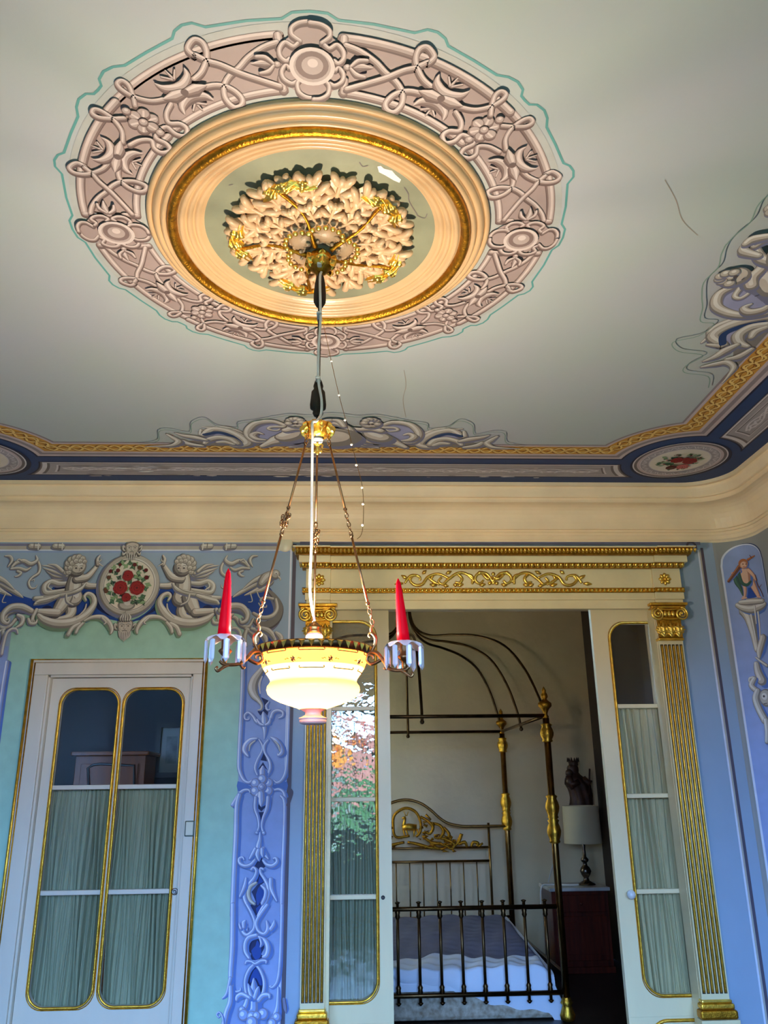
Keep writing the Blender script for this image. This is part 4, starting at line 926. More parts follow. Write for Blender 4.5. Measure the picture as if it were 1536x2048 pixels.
    SS(fE, kD, '720,500 590,540 530,640 530,780 590,890', [60, 66, 64, 66, 40]); SS(fE, kD, '760,530 870,600 915,720 890,840 830,870', [40, 76, 84, 76, 44]); SS(fE, kD, '780,560 800,640 780,700', [40, 40, 14])
    SS(fE, kD, '690,985 590,1090 525,1270 540,1470 600,1620', [40, 44, 44, 44, 40]); SS(fE, kD, '690,975 790,1110 850,1290 830,1480 740,1640', [40, 50, 54, 56, 60]); SS(fE, kD, '530,985 560,940 640,950 700,985 800,935 880,935 880,975', [24, 36, 36, 40, 44, 40, 24])
    SS(fE, kD, '660,1760 660,1500 670,1230', [150, 130, 16]); SS(fE, kD, '640,1560 600,1440 575,1320', [70, 60, 12]); SS(fE, kD, '690,1560 725,1440 755,1370', [70, 60, 12])
    SS(fE, kD, '600,1560 480,1500 400,1540 380,1600', [60, 70, 70, 40]); SS(fE, kD, '760,1600 830,1520 930,1510 940,1560', [70, 76, 56, 30]); SS(fE, kD, '560,1600 530,1700 480,1760', [60, 80, 50])
    for x, y, r_ in ((470, 1760, 50), (500, 1850, 80), (640, 1880, 80), (830, 1830, 80), (720, 1860, 60), (640, 1980, 90), (1060, 1880, 60), (980, 1990, 70)): st_.ball(fE(x, y), kD*PXM*r_, LP_, True)
    st_.build('painted_arabesque', wall_back, 'blue and lavender painted arabesque strip %s' % ('at the far left of the back wall' if mir_ else 'left of the gilt pilaster'))
# ------------------------------------------------------------------ painted panel on the rounded corner
def corner_uv(x, y):
    d = ray(x, y); o = Vector((-CRX, -CRY)); dd = Vector((d.x, d.y)); a = dd.dot(dd); b = 2*o.dot(dd); c_ = o.dot(o)-CRR*CRR
    D_ = b*b-4*a*c_
    if D_ > 0:
        t = (-b+math.sqrt(D_))/(2*a); X, Y = d.x*t, d.y*t
        if X >= CRX and Y >= CRY: return (CRR*math.atan2(X-CRX, Y-CRY), d.z*t+CAMZ)
    t = WX/d.x; return (CRR*PI/2+(CRY-d.y*t), d.z*t+CAMZ)
def corner_place(u, v, off):
    if u <= CRR*PI/2: a = u/CRR; return (CRX+(CRR-off)*math.sin(a), CRY+(CRR-off)*math.cos(a), v)
    return (WX-off, CRY-(u-CRR*PI/2), v)
cpn = Paint(corner_place, light=(-.6, .5)); cpn.STEP = .0001; cpn.fine = .012
fF = cm(1376, 1060, .117188, corner_uv); fG = cm(1396, 1280, .107444, corner_uv)
ul, ur = fF(600, 700)[0], fF(1290, 700)[0]; zt_ = fF(980, 250)[1]; rw = (ur-ul)/2
def arch_poly(grow): return [(ul-grow, .0)]+[(ul+rw+(rw+grow)*-math.cos(PI*i/16), zt_-rw*.9+(rw*.9+grow)*math.sin(PI*i/16)) for i in range(17)]+[(ur+grow, 0.0)]
def strip_poly(L, key):   # rows of quads so that the sheet follows the curve
    U = [ul-.02+(ur-ul+.04)*i/14 for i in range(15)]
    return U
cpn_l = arch_poly(.012)
def fill_arch(grow, key, dx=0):
    n_ = 32; A_, B_ = [], []
    for i in range(n_+1):
        u = ul-grow+(ur-ul+2*grow)*i/n_; t = (u-(ul+rw))/(rw+grow); A_.append(Vector((u+dx, zt_-rw*.9+(rw*.9+grow)*math.sqrt(max(0, 1-t*t))))); B_.append(Vector((u+dx, 0)))
    cpn.band(A_, B_, key)
fill_arch(.010, 'border_blue', .004); fill_arch(.008, 'lav_hi', -.004); fill_arch(0, 'lav_field')
kF = .117188*.0027
def CS(t, w, pal, f=fF, drop=.3, kk=None): kk = kk or kF; cpn.stroke([f(*q) for q in P2(t)], [x*kk for x in (w if isinstance(w, (list, tuple)) else [w, w])], pal, raw=True, drop=drop)
FP = ('cast', 'skin_lo', 'skin', None); CP = ('cast', 'g_lo', 'g_body', 'g_hi')
cpn.poly([fF(*q) for q in P2('1000,980 1130,1000 1190,1120 1100,1160 1000,1150')], 'royal', smooth=3, raw=True)
CS('1010,1390 1060,1520 1130,1800 1180,2048', [300, 200, 130, 100], CP, drop=.35); CS('860,1290 960,1330 1100,1350 1250,1300 1320,1260', [120, 160, 170, 150, 80], CP, drop=.4); CS('900,1240 1010,1230 1130,1220 1280,1210', [90, 130, 130, 100], (None, 'g_lo', 'g_body', 'g_hi'))
for t in ('1080,1450 1150,1800 1180,2048', '1200,1400 1230,1700 1230,2048', '1140,1300 1170,1600'): CS(t, [40, 30, 20], (None, 'g_lo', 'g_hi', None))
CS('1090,890 1150,1010 1210,1130', [150, 110, 70], FP); CS('960,960 970,1060 960,1160', [100, 80, 60], FP); CS('930,1170 1000,1160', [40, 30], FP); CS('1200,1140 1250,1150', [40, 30], FP)
CS('970,700 990,800 1000,890', [190, 190, 170], FP); CS('1040,690 1110,760 1170,850', [80, 70, 50], FP); CS('880,700 800,760 760,740', [70, 60, 50], FP)
CS('800,780 840,900 900,1000 940,1120', [90, 100, 70, 20], ('cast', 'leaf_lo', 'cloth_green', 'leaf')); CS('870,740 920,900 1010,940 1080,880', [60, 70, 60, 40], (None, 'leaf_lo', 'cloth_green', None))
CS('880,630 800,740 690,880', [80, 70, 50], ('cast', 'wood_brown', 'wood_brown', 'hair')); CS('1160,770 1200,930 1260,1040 1300,1140', [16, 20, 20, 18], (None, 'wood_brown', 'wood_brown', None)); CS('1230,980 1270,930', [14, 10], (None, 'wood_brown', 'wood_brown', None))
CS('1030,510 1100,470 1150,440', [50, 40, 20], (None, 'wood_brown', 'hair', None)); CS('1090,470 1060,430', [20, 10], (None, 'wood_brown', 'wood_brown', None))
cpn.ball(fF(950, 575), 95*kF, ('cast', 'hair', 'hair', None), True); cpn.ball(fF(960, 600), 76*kF, (None, 'skin_lo', 'skin', None), True)
for x in (945, 1000): cpn.disc(fF(x, 585), 13*kF, 'wood_brown', True, n=8)
cpn.line([fF(*q) for q in P2('950,630 965,636 980,630')], 10*kF, 'rose_red', raw=True)
kG = .107444*.0027
for t, w in (('1230,-40 1160,200 1150,330', [160, 140, 60]), ('1090,330 1180,400 1300,480', [40, 60, 70]), ('1100,450 1130,600 1200,760', [120, 160, 200]), ('1040,700 970,720 960,780 1010,800', [60, 60, 40, 20]), ('1060,720 1000,850 1100,950', [90, 120, 120]), ('1120,950 1080,1100 1150,1300 1260,1500', [120, 140, 150, 160]), ('1280,1500 1300,1700 1290,1900', [120, 100, 80])): CS(t, w, CP, fG, .4, kG)
cpn.ball(fG(1290, 1080), 150*kG, (None, 'g_lo', 'g_body', 'g_hi'), True, (1, 1.2)); cpn.disc(fG(1240, 1050), 24*kG, 'g_deep', True, n=8); cpn.line([fG(*q) for q in P2('1240,1190 1300,1180')], 16*kG, 'g_deep', raw=True)
cpn.build('painted_corner_panel', wall_right, 'painted arched panel with a small cherub on a pedestal in the rounded corner')
# ------------------------------------------------------------------ doors
mat('curtain_green', (158, 160, 128), 0.85, var=0.10, scale=30, stretch=(3, 3, .3), bump=0.3, bscale=40)
mat('curtain_light', (190, 178, 134), 0.85, var=0.10, scale=30, stretch=(3, 3, .3), bump=0.3, bscale=40)
mat('switch_cream', (222, 216, 190), 0.4)
mat('steel', (150, 150, 150), 0.3, 1.0)
mat('black', (14, 12, 12), 0.5)
mat('knob_glass', (255, 255, 255), 0.08, trans=0.3)
def rrect(x0, x1, z0, z1, r, n=8):
    L = []
    for cx, cz, a0 in ((x1-r, z1-r, 0), (x0+r, z1-r, PI/2), (x0+r, z0+r, PI), (x1-r, z0+r, 1.5*PI)):
        for i in range(n+1): a = a0+PI/2*i/n; L.append((cx+r*math.cos(a), cz+r*math.sin(a)))
    return L
def leaf_with_hole(m, X, Zr, H, r, y0, y1, mi=0):
    """door board X x Zr with a rounded window H=(x0,x1,z0,z1)"""
    inn_ = rrect(*H, r); cx, cz = (H[0]+H[1])/2, (H[2]+H[3])/2; out_ = []
    for (x, z) in inn_:
        # push each point out to the board edge: side points go straight out, corner points to the corner
        nx = X[1] if x > cx else X[0]; nz = Zr[1] if z > cz else Zr[0]
        dx = 1 if (z < H[3]-r and z > H[2]+r) else 0
        tx = abs(x-cx)-((H[1]-H[0])/2-r); tz = abs(z-cz)-((H[3]-H[2])/2-r)
        tx = max(tx, 0)/r; tz = max(tz, 0)/r
        if tx >= tz: ox = nx; oz = z+(nz-z)*(tz/max(tx, 1e-6))
        else: oz = nz; ox = x+(nx-x)*(tx/max(tz, 1e-6))
        out_.append((ox, oz))
    n = len(inn_); vs = []
    for y in (y0, y1):
        vs += [(x, y, z) for x, z in inn_]+[(x, y, z) for x, z in out_]
    fs = []
    for i in range(n):
        j = (i+1) % n
        fs.append((i, j, n+j, n+i)); fs.append((2*n+i, 3*n+i, 3*n+j, 2*n+j))
        fs.append((i, 2*n+i, 2*n+j, j)); fs.append((n+i, n+j, 3*n+j, 3*n+i))
    m.add(vs, fs, mi)
def door_panel(parent, X, Zr, H, r, y0, y1, bars, trim_r=.0065, glass='glass_flat', wood='cream_door'):
    m = MB(); leaf_with_hole(m, X, Zr, H, r, y0, y1); m.build('stile_panel', wood, parent)
    L = rrect(H[0]-.002, H[1]+.002, H[2]-.002, H[3]+.002, r+.002)
    MB().tube([(x, y0-.002, z) for x, z in L], trim_r, 8, closed=True).build('gilt_moulding', 'gold', parent, 'gilt moulding round the glass')
    MB().tube([(x+(.009 if x > (H[0]+H[1])/2 else -.009), y0-.001, z+(.009 if z > (H[2]+H[3])/2 else -.009)) for x, z in L], .003, 6, closed=True).build('gilt_bead', 'gold_old', parent)
    zs = [H[2]-.004]+sorted(bars)+[H[3]+.004]
    for b in bars: MB().box((H[0]-.004, y0+.004, b-.012), (H[1]+.004, y1-.004, b+.012), bev=.004).build('glazing_bar', wood, parent)
    ym = (y0+y1)/2
    for za, zb_ in zip(zs, zs[1:]): MB().box((H[0]-.004, ym-.0015, za), (H[1]+.004, ym+.0015, zb_)).build('pane', glass, parent)
def curtain(x0, x1, z0, z1, y, seed, label, matl='curtain_green', n=11):
    rn = random.Random(seed); ph = [rn.uniform(0, 6) for _ in range(4)]
    def fn(u, v):
        x = x0+(x1-x0)*u
        am = .014+.008*math.sin(u*9+ph[0])
        zf = .35+.65*math.sin(min(1, (1-v)*3)*PI/2)
        w = math.sin(u*n*2*PI+ph[1]+.8*math.sin(v*3+u*5))+.45*math.sin(u*n*4.3*PI+ph[2]+v*2)
        return (x+.006*math.sin(v*7+u*17+ph[3]), y+am*w*zf, z0+(z1-z0)*v)
    m = MB(); m.grid(fn, 150, 16)
    o = m.build('glass_curtain', matl); return tag(o, label, 'curtain', 'gathered curtains behind the door glass')
# ---- left glazed door
d1 = thing('door_1', ((DX0+DX1)/2, WY, 0), 'cream glazed door with two tall round-cornered panes and gilt mouldings', None); d1['kind'] = 'structure'
YL0, YL1 = WY+.025, WY+.062
cas = [X4(67, 1316), X4(417, 1316), Z4(240, 1318)]
inn_x0, inn_x1, inn_z = X4(102, 1355), X4(383, 1355), Z4(240, 1354)
for nm, a, b in (('casing_board', (cas[0], WY-.022, 0), (inn_x0-.012, WY+.03, inn_z+.012)), ('casing_board', (inn_x1+.012, WY-.022, 0), (cas[1], WY+.03, inn_z+.012)), ('casing_board', (cas[0], WY-.022, inn_z+.0125), (cas[1], WY+.03, cas[2]))):
    MB().box(a, b, bev=.003).build(nm, 'cream_left', d1)
MB().box((inn_x0-.0115, WY-.006, 0), (inn_x0, WY+.05, inn_z)).box((inn_x1, WY-.006, 0), (inn_x1+.0115, WY+.05, inn_z)).box((inn_x0, WY-.006, inn_z), (inn_x1, WY+.05, inn_z+.0115)).build('door_stop', 'cream_left', d1)
for off, r_, mt in ((0.004, .009, 'gold'), (.022, .004, 'gold_old')):
    MB().tube([(cas[0]+off, WY-.024, 0.01), (cas[0]+off, WY-.024, cas[2]-off), (cas[1]-off, WY-.024, cas[2]-off), (cas[1]-off, WY-.024, .01)], r_, 4 if 0 else 8).build('gilt_moulding', mt, d1, 'gilt moulding round the door casing')
pan = []
for (xa, xb, ya) in ((119, 238, 1378), (246, 366.5, 1378)):
    pan.append((X4(xa, ya+40, YL0), X4(xb, ya+40, YL0)))
pz1, pz0 = Z4(240, 1378, YL0), Z4(190, 2014, YL0)
b1, b2 = Z4(220, 1574, YL0), Z4(200, 1785, YL0)
xm = (pan[0][1]+pan[1][0])/2
for i, (xa, xb) in enumerate(pan):
    X = (inn_x0+.002, xm) if i == 0 else (xm, inn_x1-.002)
    door_panel(d1, X, (.02, inn_z-.003), (xa+.006, xb-.006, pz0, pz1-.004), .085, YL0, YL1, [b1, b2], glass='glass_flat', wood='cream_left')
    curtain(xa-.005, xb+.005, pz0-.03, b1+.005, YL1+.03, 3+i, 'gathered green curtain behind the %s pane of the left door' % ('left' if i == 0 else 'right'))
p = atY(348, 1784, WY)
MB().lathe([(.001, -.006), (.014, -.006), (.016, -.002), (.013, .0)], (0, 0, 0), 20).build('tmp', 'steel')
bpy.data.objects.remove(bpy.data.objects['tmp'])
def disc_y(x, y, z, prof, n=20):
    m = MB(); m.lathe([(r, 0) for r, h_ in prof], (0, 0, 0), n); vs = []
    k = 0
    for (r, h_) in prof:
        for i in range(n):
            a = 2*PI*i/n; vs.append((x+r*math.cos(a), y-h_, z+r*math.sin(a)))
    m.v = vs; return m
disc_y(p.x, YL0, p.z, [(.017, 0), (.018, .006), (.014, .012), (.008, .012), (.007, .006), (.001, .006)]).build('lock_ring', 'steel', d1, 'round steel lock')
sw = atY(379.5, 1657, WY-.022)
lsw = thing('light_switch', (sw.x, sw.y, sw.z), 'small cream light switch on the right jamb of the glazed left door', 'light switch')
MB().box((sw.x-.026, sw.y-.010, sw.z-.04), (sw.x+.026, sw.y-.0005, sw.z+.04), bev=.006).build('switch_frame', 'leaf_lo_frame' if 'leaf_lo_frame' in MATS else mat('switch_frame', (92, 104, 92), .5), lsw)
MB().box((sw.x-.020, sw.y-.014, sw.z-.034), (sw.x+.020, sw.y-.009, sw.z+.034), bev=.004).build('rocker', 'switch_cream', lsw)
# round blanking cover high on the wall
q = atY(570, 1089, WY)
rc_ = disc_y(q.x, WY, q.z, [(.048, 0), (.049, .006), (.046, .010), (.001, .012)], 32).build('junction_cover', 'switch_cream')
tag(rc_, 'round cream blanking cover high on the wall left of the gilt entablature', 'wall cover')
# ---- sliding doors
def sliding(nm, X, H, bars, y0, y1, label, glass):
    d = thing(nm, ((X[0]+X[1])/2, y0, 0), label, None); d['kind'] = 'structure'
    ztop = PZ1+.05; zlow = H[2]-.10
    door_panel(d, X, (zlow, ztop), H, .10, y0, y1, bars, glass=glass)
    MB().box((X[0], y0, .02), (X[1], y1, zlow-.0005)).build('lower_panel', 'cream_door', d)
    hz = zlow-.02
    L = rrect(H[0], H[1], .18, hz, .10)
    MB().tube([(x, y0-.001, z) for x, z in L], .009, 8, closed=True).build('gilt_moulding', 'gold', d)
    return d
y0, y1 = YD-.02, YD+.02
xr = X4(780, 1450, y0); hl = (xr-.62, X4(750.5, 1400, y0)); hz1, hz0 = Z4(690, 1245, y0), Z4(690, 2004, y0)
barsL = [Z4(700, y, y0) for y in (1417, 1599, 1795)]
d2 = sliding('door_2', (xr-.74, xr), (hl[0], hl[1], hz0, hz1), barsL, y0, y1, 'cream sliding door left of the opening with reflecting wavy glass', 'glass_wavy')
kp = atY(766, 1795, y0); disc_y(kp.x, y0, kp.z, [(.011, 0), (.011, .003), (.006, .003), (.001, .002)]).build('keyhole', 'black', d2, 'dark round keyhole')
curtain(hl[0]-.01, hl[1]+.01, hz0-.03, barsL[0]+.005, y1+.035, 21, 'gathered curtain behind the wavy glass of the left sliding door')
xl = X4(1187, 1290, y0); hr0 = X4(1220, 1290, y0)+.004; hz1, hz0 = Z4(1260, 1247, y0), Z4(1340, 1990, y0)
barsR = [Z4(1260, y, y0) for y in (1412, 1592, 1784)]
d3 = sliding('door_3', (xl, xl+.74), (hr0, hr0+.52, hz0, hz1), barsR, y0, y1, 'cream sliding door right of the opening with curtained panes', 'glass_flat')
curtain(hr0-.01, hr0+.45, hz0-.03, barsR[0]+.005, y1+.035, 22, 'gathered curtain behind the panes of the right sliding door', 'curtain_light')
kp = atY(1262, 1789, y0-.03)
kb = MB().sphere((kp.x, y0-.035, kp.z), .025, 10, 6).build('glass_knob', 'knob_glass', d3, 'faceted clear glass knob')
disc_y(kp.x, y0, kp.z, [(.014, 0), (.012, .006), (.008, .012)]).build('knob_rose', 'brass', d3)
# jamb linings of the wide opening
MB().box((PX0-.015, WY-.012, 0), (PX0+.012, YD-.03, PZ1)).build('trim_3', 'cream_gloss', kind='structure')
MB().box((PX1-.012, WY-.012, 0), (PX1+.015, YD-.03, PZ1)).build('trim_4', 'cream_gloss', kind='structure')
MB().box((PX0+.0125, WY-.012, PZ1-.022), (PX1-.0125, YD-.03, PZ1)).build('trim_5', 'cream_gloss', kind='structure')

# unseen sheer added to warm the daylight of the added bedroom window
_m = bpy.data.materials.new('sheer_warm'); _m.use_nodes = True; MATS['sheer_warm'] = _m
_t = _m.node_tree.nodes.new('ShaderNodeBsdfTranslucent'); _t.inputs[0].default_value = (.80, .46, .20, 1)
_m.node_tree.links.new(_t.outputs[0], _m.node_tree.nodes['Material Output'].inputs[0])
_c = MB(); _c.grid(lambda u, v: (XB0+.05+.02*math.sin(u*40), 7.1+1.3*u, .7+2.0*v), 90, 4)
tag(_c.build('added_sheer', 'sheer_warm'), 'unseen warm sheer added to tint the light of the added bedroom window', 'curtain')
# ------------------------------------------------------------------ gilt portal round the wide opening
mat('groove_shade', (60, 42, 18), 0.5)  # recess shade beside the gilt flutes, put into the colour
mat('plinth_dark', (60, 62, 58), 0.4, var=0.3, scale=20)
YP = WY-.05
portal = thing('door_surround', ((PX0+PX1)/2, WY, 0), 'cream and gilt classical door surround with fluted pilasters and entablature', 'door surround')
def Zp(y, Y, x=980): return atY(x, y, Y).z
def Xp(x, y, Y): return atY(x, y, Y).x
# widths of the two pilasters at the front plane
pil = [(Xp(601.5, 1990, YP), Xp(647, 1990, YP)), (Xp(1321, 1290, YP), Xp(1367, 1290, YP))]
ENT_L = Xp(604, 1130, YP-.03); ENT_R = Xp(1366, 1130, YP-.03)
z_arch0, z_bead0, z_bead1 = Zp(1217, YP), Zp(1184, YP-.02), Zp(1175, YP-.02)
z_fr1 = Zp(1137, YP); z_egg1 = Zp(1124, YP-.06); z_cor1 = Zp(1106, YP-.11); z_top = Zp(1093, YP-.14)
blk = [(Xp(612, 1160, YP), Xp(661, 1160, YP)), (Xp(1306, 1160, YP), Xp(1362, 1160, YP))]
def layer(name, z0, z1, yc, yb, xl, xr, inset=0, matl='cream_gloss', prof=None):
    """one horizontal member: the middle length at depth yc, breaking forward to yb over the pilasters"""
    for k, (xa, xb) in enumerate(((xl, blk[0][1]+inset), (blk[0][1]+inset+.0002, blk[1][0]-inset-.0002), (blk[1][0]-inset, xr))):
        y = yb if k != 1 else yc
        if prof: MB().prism([(y+(WY-.001-y)*0+dy, z0+(z1-z0)*t) for dy, t in prof(y)], xa, xb, 'x').build(name, matl, portal)
        else: MB().box((xa, y, z0), (xb, WY-.001, z1), bev=.002).build(name, matl, portal)
def pr_ovolo(y):  # front grows forward with height
    return [(0, 0), (-.006, .05), (-.010, .3), (-.022, .7), (-.03, .9), (-.03, 1), (WY-.001-y, 1), (WY-.001-y, 0)]
def pr_cyma(y):
    return [(0, 0), (-.004, .1), (-.012, .3), (-.03, .6), (-.045, .85), (-.05, .9), (-.05, 1), (WY-.001-y, 1), (WY-.001-y, 0)]
layer('architrave_fascia', z_arch0, z_arch0+(z_bead0-z_arch0)*.55, YP+.012, YP, blk[0][0]+.004, blk[1][1]-.004)
layer('architrave_fascia', z_arch0+(z_bead0-z_arch0)*.55+.0003, z_bead0-.0003, YP+.004, YP-.008, blk[0][0]-.004, blk[1][1]+.004)
layer('bead_member', z_bead0, z_bead1, YP-.006, YP-.018, ENT_L+.004, ENT_R-.004, matl='gold_old')
layer('frieze_board', z_bead1+.0003, z_fr1-.0003, YP+.012, YP, blk[0][0], blk[1][1])
layer('egg_member', z_fr1, z_egg1, YP-.008, YP-.02, ENT_L, ENT_R, matl='gold_old', prof=pr_ovolo)
layer('corona', z_egg1+.0003, z_cor1-.0003, YP-.05, YP-.062, ENT_L-.018, ENT_R+.018)
layer('crown_member', z_cor1, z_top, YP-.072, YP-.084, ENT_L-.035, ENT_R+.035, matl='gold_old', prof=pr_cyma)
layer('top_fillet', z_top+.0003, z_top+.008, YP-.125, YP-.137, ENT_L-.05, ENT_R+.05)
# repeated gilt ornament: leaves on the crown, eggs, beads
egg = MB(); egg.sphere((0, 0, 0), 1, 8, 6, 0, (.0125, .010, .0165)); egg.tube([(-.0165, -.002, .014), (-.0165, -.004, 0), (-.012, -.003, -.015)], .0035, 5); me_egg = egg.mesh('gilt_egg', 'gold_bright')
bead = MB(); bead.sphere((0, 0, 0), 1, 8, 6, 0, (.0095, .010, .010)); me_bd = bead.mesh('gilt_bead', 'gold_bright')
lf = MB(); lf.sphere((0, 0, 0), 1, 7, 5, 0, (.0105, .007, .013)); lf.tube([(0, -.008, .013), (0, -.011, 0), (0, -.006, -.013)], .003, 5); me_lf = lf.mesh('gilt_leaf', 'gold_bright')
def row(name, me, x0, x1, n, yf, z, tilt=0):
    for i in range(n):
        x = x0+(x1-x0)*(i+.5)/n
        y = yf-(.012 if (x < blk[0][1] or x > blk[1][0]) else 0)
        piece(name, me, portal, Matrix.Translation((x, y, z)) @ Matrix.Rotation(math.radians(tilt), 4, 'X'))
row('gilt_leaf', me_lf, ENT_L-.06, ENT_R+.06, 104, YP-.106, (z_cor1+z_top)/2+.002, 45)
row('gilt_egg', me_egg, ENT_L-.012, ENT_R+.012, 66, YP-.024, (z_fr1+z_egg1)/2, 35)
row('gilt_bead', me_bd, ENT_L+.004, ENT_R-.004, 92, YP-.008, (z_bead0+z_bead1)/2)
# rosettes on the frieze blocks
pet = MB(); pet.sphere((.024, 0, 0), 1, 8, 5, 0, (.016, .009, .011)); me_pet = pet.mesh('petal', 'gold_bright')
for (x, y) in ((638, 1160), (1330, 1158)):
    c = atY(x, y, YP-.005)
    r0 = MB().sphere((c.x, YP-.006, c.z), .010, 10, 6).sphere((c.x, YP-.001, c.z), .022, 14, 6, 0, (1, .3, 1)).build('rosette', 'gold', portal, 'gilt rosette on the frieze block')
    for i in range(8): piece('petal', me_pet, r0, Matrix.Translation((c.x, YP-.004, c.z)) @ Matrix.Rotation(2*PI*i/8, 4, 'Y'))
# scrolling gilt spray in the middle of the frieze (traced, both halves)
fr = lambda x, y: (lambda p: Vector((p.x, YP+.004, p.z)))(atY(540+x*.5859, 1060+y*.5859, YP+.004))
sprays = ['765,185 740,150 710,150 700,170 715,183 728,172', '700,178 670,150 640,148 610,168 590,185 575,175 585,162', '640,150 655,165 648,180 632,178', '610,165 575,150 540,160 520,185 495,188 478,172 490,155 510,160 512,172',
          '540,162 560,178 580,186', '500,155 478,158 460,182', '675,152 690,160 690,185', '560,150 548,172', '725,150 745,168 760,160']
cxs = 762
orn = MB()
for sp_ in sprays:
    for mir in (0, 1):
        P = [fr((2*cxs-x) if mir else x, y) for x, y in P2(sp_)]
        P = catmull(P, 5); orn.tube(P, [.008, .0105, .009, .007], 7)
for mir in (0, 1):
    for (x, y, dx, dy) in ((455, 182, -30, 3), (470, 168, -22, -14), (520, 150, 14, -12), (545, 185, 24, 6), (600, 150, 20, -10), (660, 185, -22, 6), (705, 150, 22, -8), (590, 188, 20, 4), (735, 185, -20, 5), (625, 185, 16, 6)):
        s_ = -1 if mir else 1; xx = 2*cxs-x if mir else x
        a = fr(xx, y); b = fr(xx+s_*dx, y+dy); orn.tube([a, a.lerp(b, .5), b], [.005, .013, .003], 7)
for (x, y) in ((745, 165), (762, 150), (779, 165), (762, 172), (750, 182), (774, 182)): orn.sphere(fr(x, y), .012, 8, 6)
orn.build('frieze_spray', 'gold_bright', portal, 'gilt scrolling leaf spray in the middle of the frieze', kind='stuff')
# pilasters
def spiral(m, cx, y, cz, r, sgn, turns=2.2, tr=.007, n=36):
    P = []
    for i in range(n):
        t = i/(n-1); a = PI/2+sgn*t*turns*2*PI; q = r*(1-t)**.9+.004; P.append((cx+q*math.cos(a), y-.01*t, cz+q*math.sin(a)))
    m.tube(P, [tr, tr, tr*.9, tr*.7], 8); m.sphere((cx, y-.012, cz), .008, 8, 6)
cap_leaf = MB(); cap_leaf.grid(acanthus(.095, .034, 3.0, curl=-.0, depth=.016), 24, 10); me_capl = cap_leaf.mesh('acanthus_leaf', 'gold_bright')
for k, (xa, xb) in enumerate(pil):
    side = ('left', 'right')[k]; xc = (xa+xb)/2; w = xb-xa
    pl = MB().box((xa-.004, YP+.012, .22), (xb+.004, WY-.001, z_arch0-.002)).build('pilaster_shaft', 'cream_gloss', portal, 'cream shaft of the %s pilaster' % side)
    zt_, zb_ = (Zp(1290, YP, 1340), Zp(1986, YP, 1430))
    for i in range(6):
        x = xa+w*(i+.5)/6
        MB().tube([(x, YP+.010, zb_), (x, YP+.008, zb_+.01), (x, YP+.008, zt_-.01), (x, YP+.010, zt_)], [.004, .006, .006, .006, .006, .003], 8).build('gilt_flute', 'gold', pl)
        MB().box((x-.0086, YP+.0115, zb_-.006), (x+.0086, YP+.0125, zt_+.006)).build('flute_shade', 'groove_shade', pl)  # flat dark strip standing for the shade beside the flute
    # capital
    zc0_, zc1_ = Zp(1279, YP, 1340), Zp(1207, YP, 1340); H_ = zc1_-zc0_; half = .5*(Xp(1377, 1215, YP)-Xp(1302, 1215, YP))
    cp = MB(); cp.box((xc-half, YP-.035, zc1_-.016), (xc+half, WY-.002, zc1_), bev=.004); cp.box((xc-half*.9, YP-.022, zc1_-.032), (xc+half*.9, WY-.002, zc1_-.017), bev=.004)
    cap = cp.build('capital', 'gold', portal, 'gilt capital with two volutes and acanthus leaves on the %s pilaster' % side)
    MB().box((xc-half*.62, YP-.004, zc0_+.012), (xc+half*.62, WY-.002, zc1_-.033)).build('capital_bell', 'gold_old', cap)
    for sg in (-1, 1):
        m = MB(); spiral(m, xc+sg*half*.62, YP-.022, zc1_-.068, .036, -sg); m.build('volute', 'gold_bright', cap)
    m = MB(); m.tube([(xc+half*.62*t, YP-.02, zc1_-.033-.008*(1-t*t)) for t in [-1+i/6 for i in range(13)]], .006, 8)
    m.tube([(xc+half*.45*t, YP-.016, zc1_-.098+.004*t*t) for t in [-1+i/6 for i in range(13)]], .006, 8); m.build('echinus', 'gold', cap)
    for i in range(3): MB().sphere((xc+(i-1)*.024, YP-.016, zc1_-.066), .013, 10, 6, 0, (1, .8, 1.5)).build('egg', 'gold_bright', cap)
    for x_, tl in ((-.045, 0), (0, 0), (.045, 0)):
        M = Matrix.Translation((xc+x_, YP-.006, zc0_+.014)) @ Matrix.Rotation(-PI/2, 4, 'Y') @ Matrix.Rotation(PI/2, 4, 'X')
        M = Matrix(((0, 1, 0, xc+x_), (0, 0, 1, YP-.008), (1, 0, 0, zc0_+.012), (0, 0, 0, 1)))
        piece('acanthus_leaf', me_capl, cap, M)
    for x_ in (-.022, .022, -.066, .066):
        M = Matrix(((0, .8, 0, xc+x_), (0, 0, 1, YP+.0), (.72, 0, 0, zc0_+.03), (0, 0, 0, 1))); piece('acanthus_leaf', me_capl, cap, M)
    MB().box((xa-.008, YP-.004, zc0_-.006), (xb+.008, WY-.002, zc0_+.011), bev=.005).build('astragal', 'gold', cap)
    # base
    zb0 = zb_-.02
    bs = MB().box((xa-.012, YP-.004, zb0-.028), (xb+.012, WY-.002, zb0-.012), bev=.007).build('pilaster_base', 'gold_bright', portal, 'gilt moulded base of the %s pilaster' % side)
    MB().box((xa-.02, YP-.012, zb0-.056), (xb+.02, WY-.002, zb0-.0285), bev=.009).build('torus', 'gold', bs)
    MB().box((xa-.03, YP-.022, zb0-.10), (xb+.03, WY-.002, zb0-.0565), bev=.012).build('torus', 'gold_old', bs)
    MB().box((xa-.032, YP-.024, zb0-.17), (xb+.032, WY-.002, zb0-.1005), bev=.002).build('plinth', 'cream_gloss', bs)
    MB().box((xa-.05, YP-.04, 0), (xb+.05, WY-.002, zb0-.1705), bev=.004).build('pedestal', 'plinth_dark', bs)
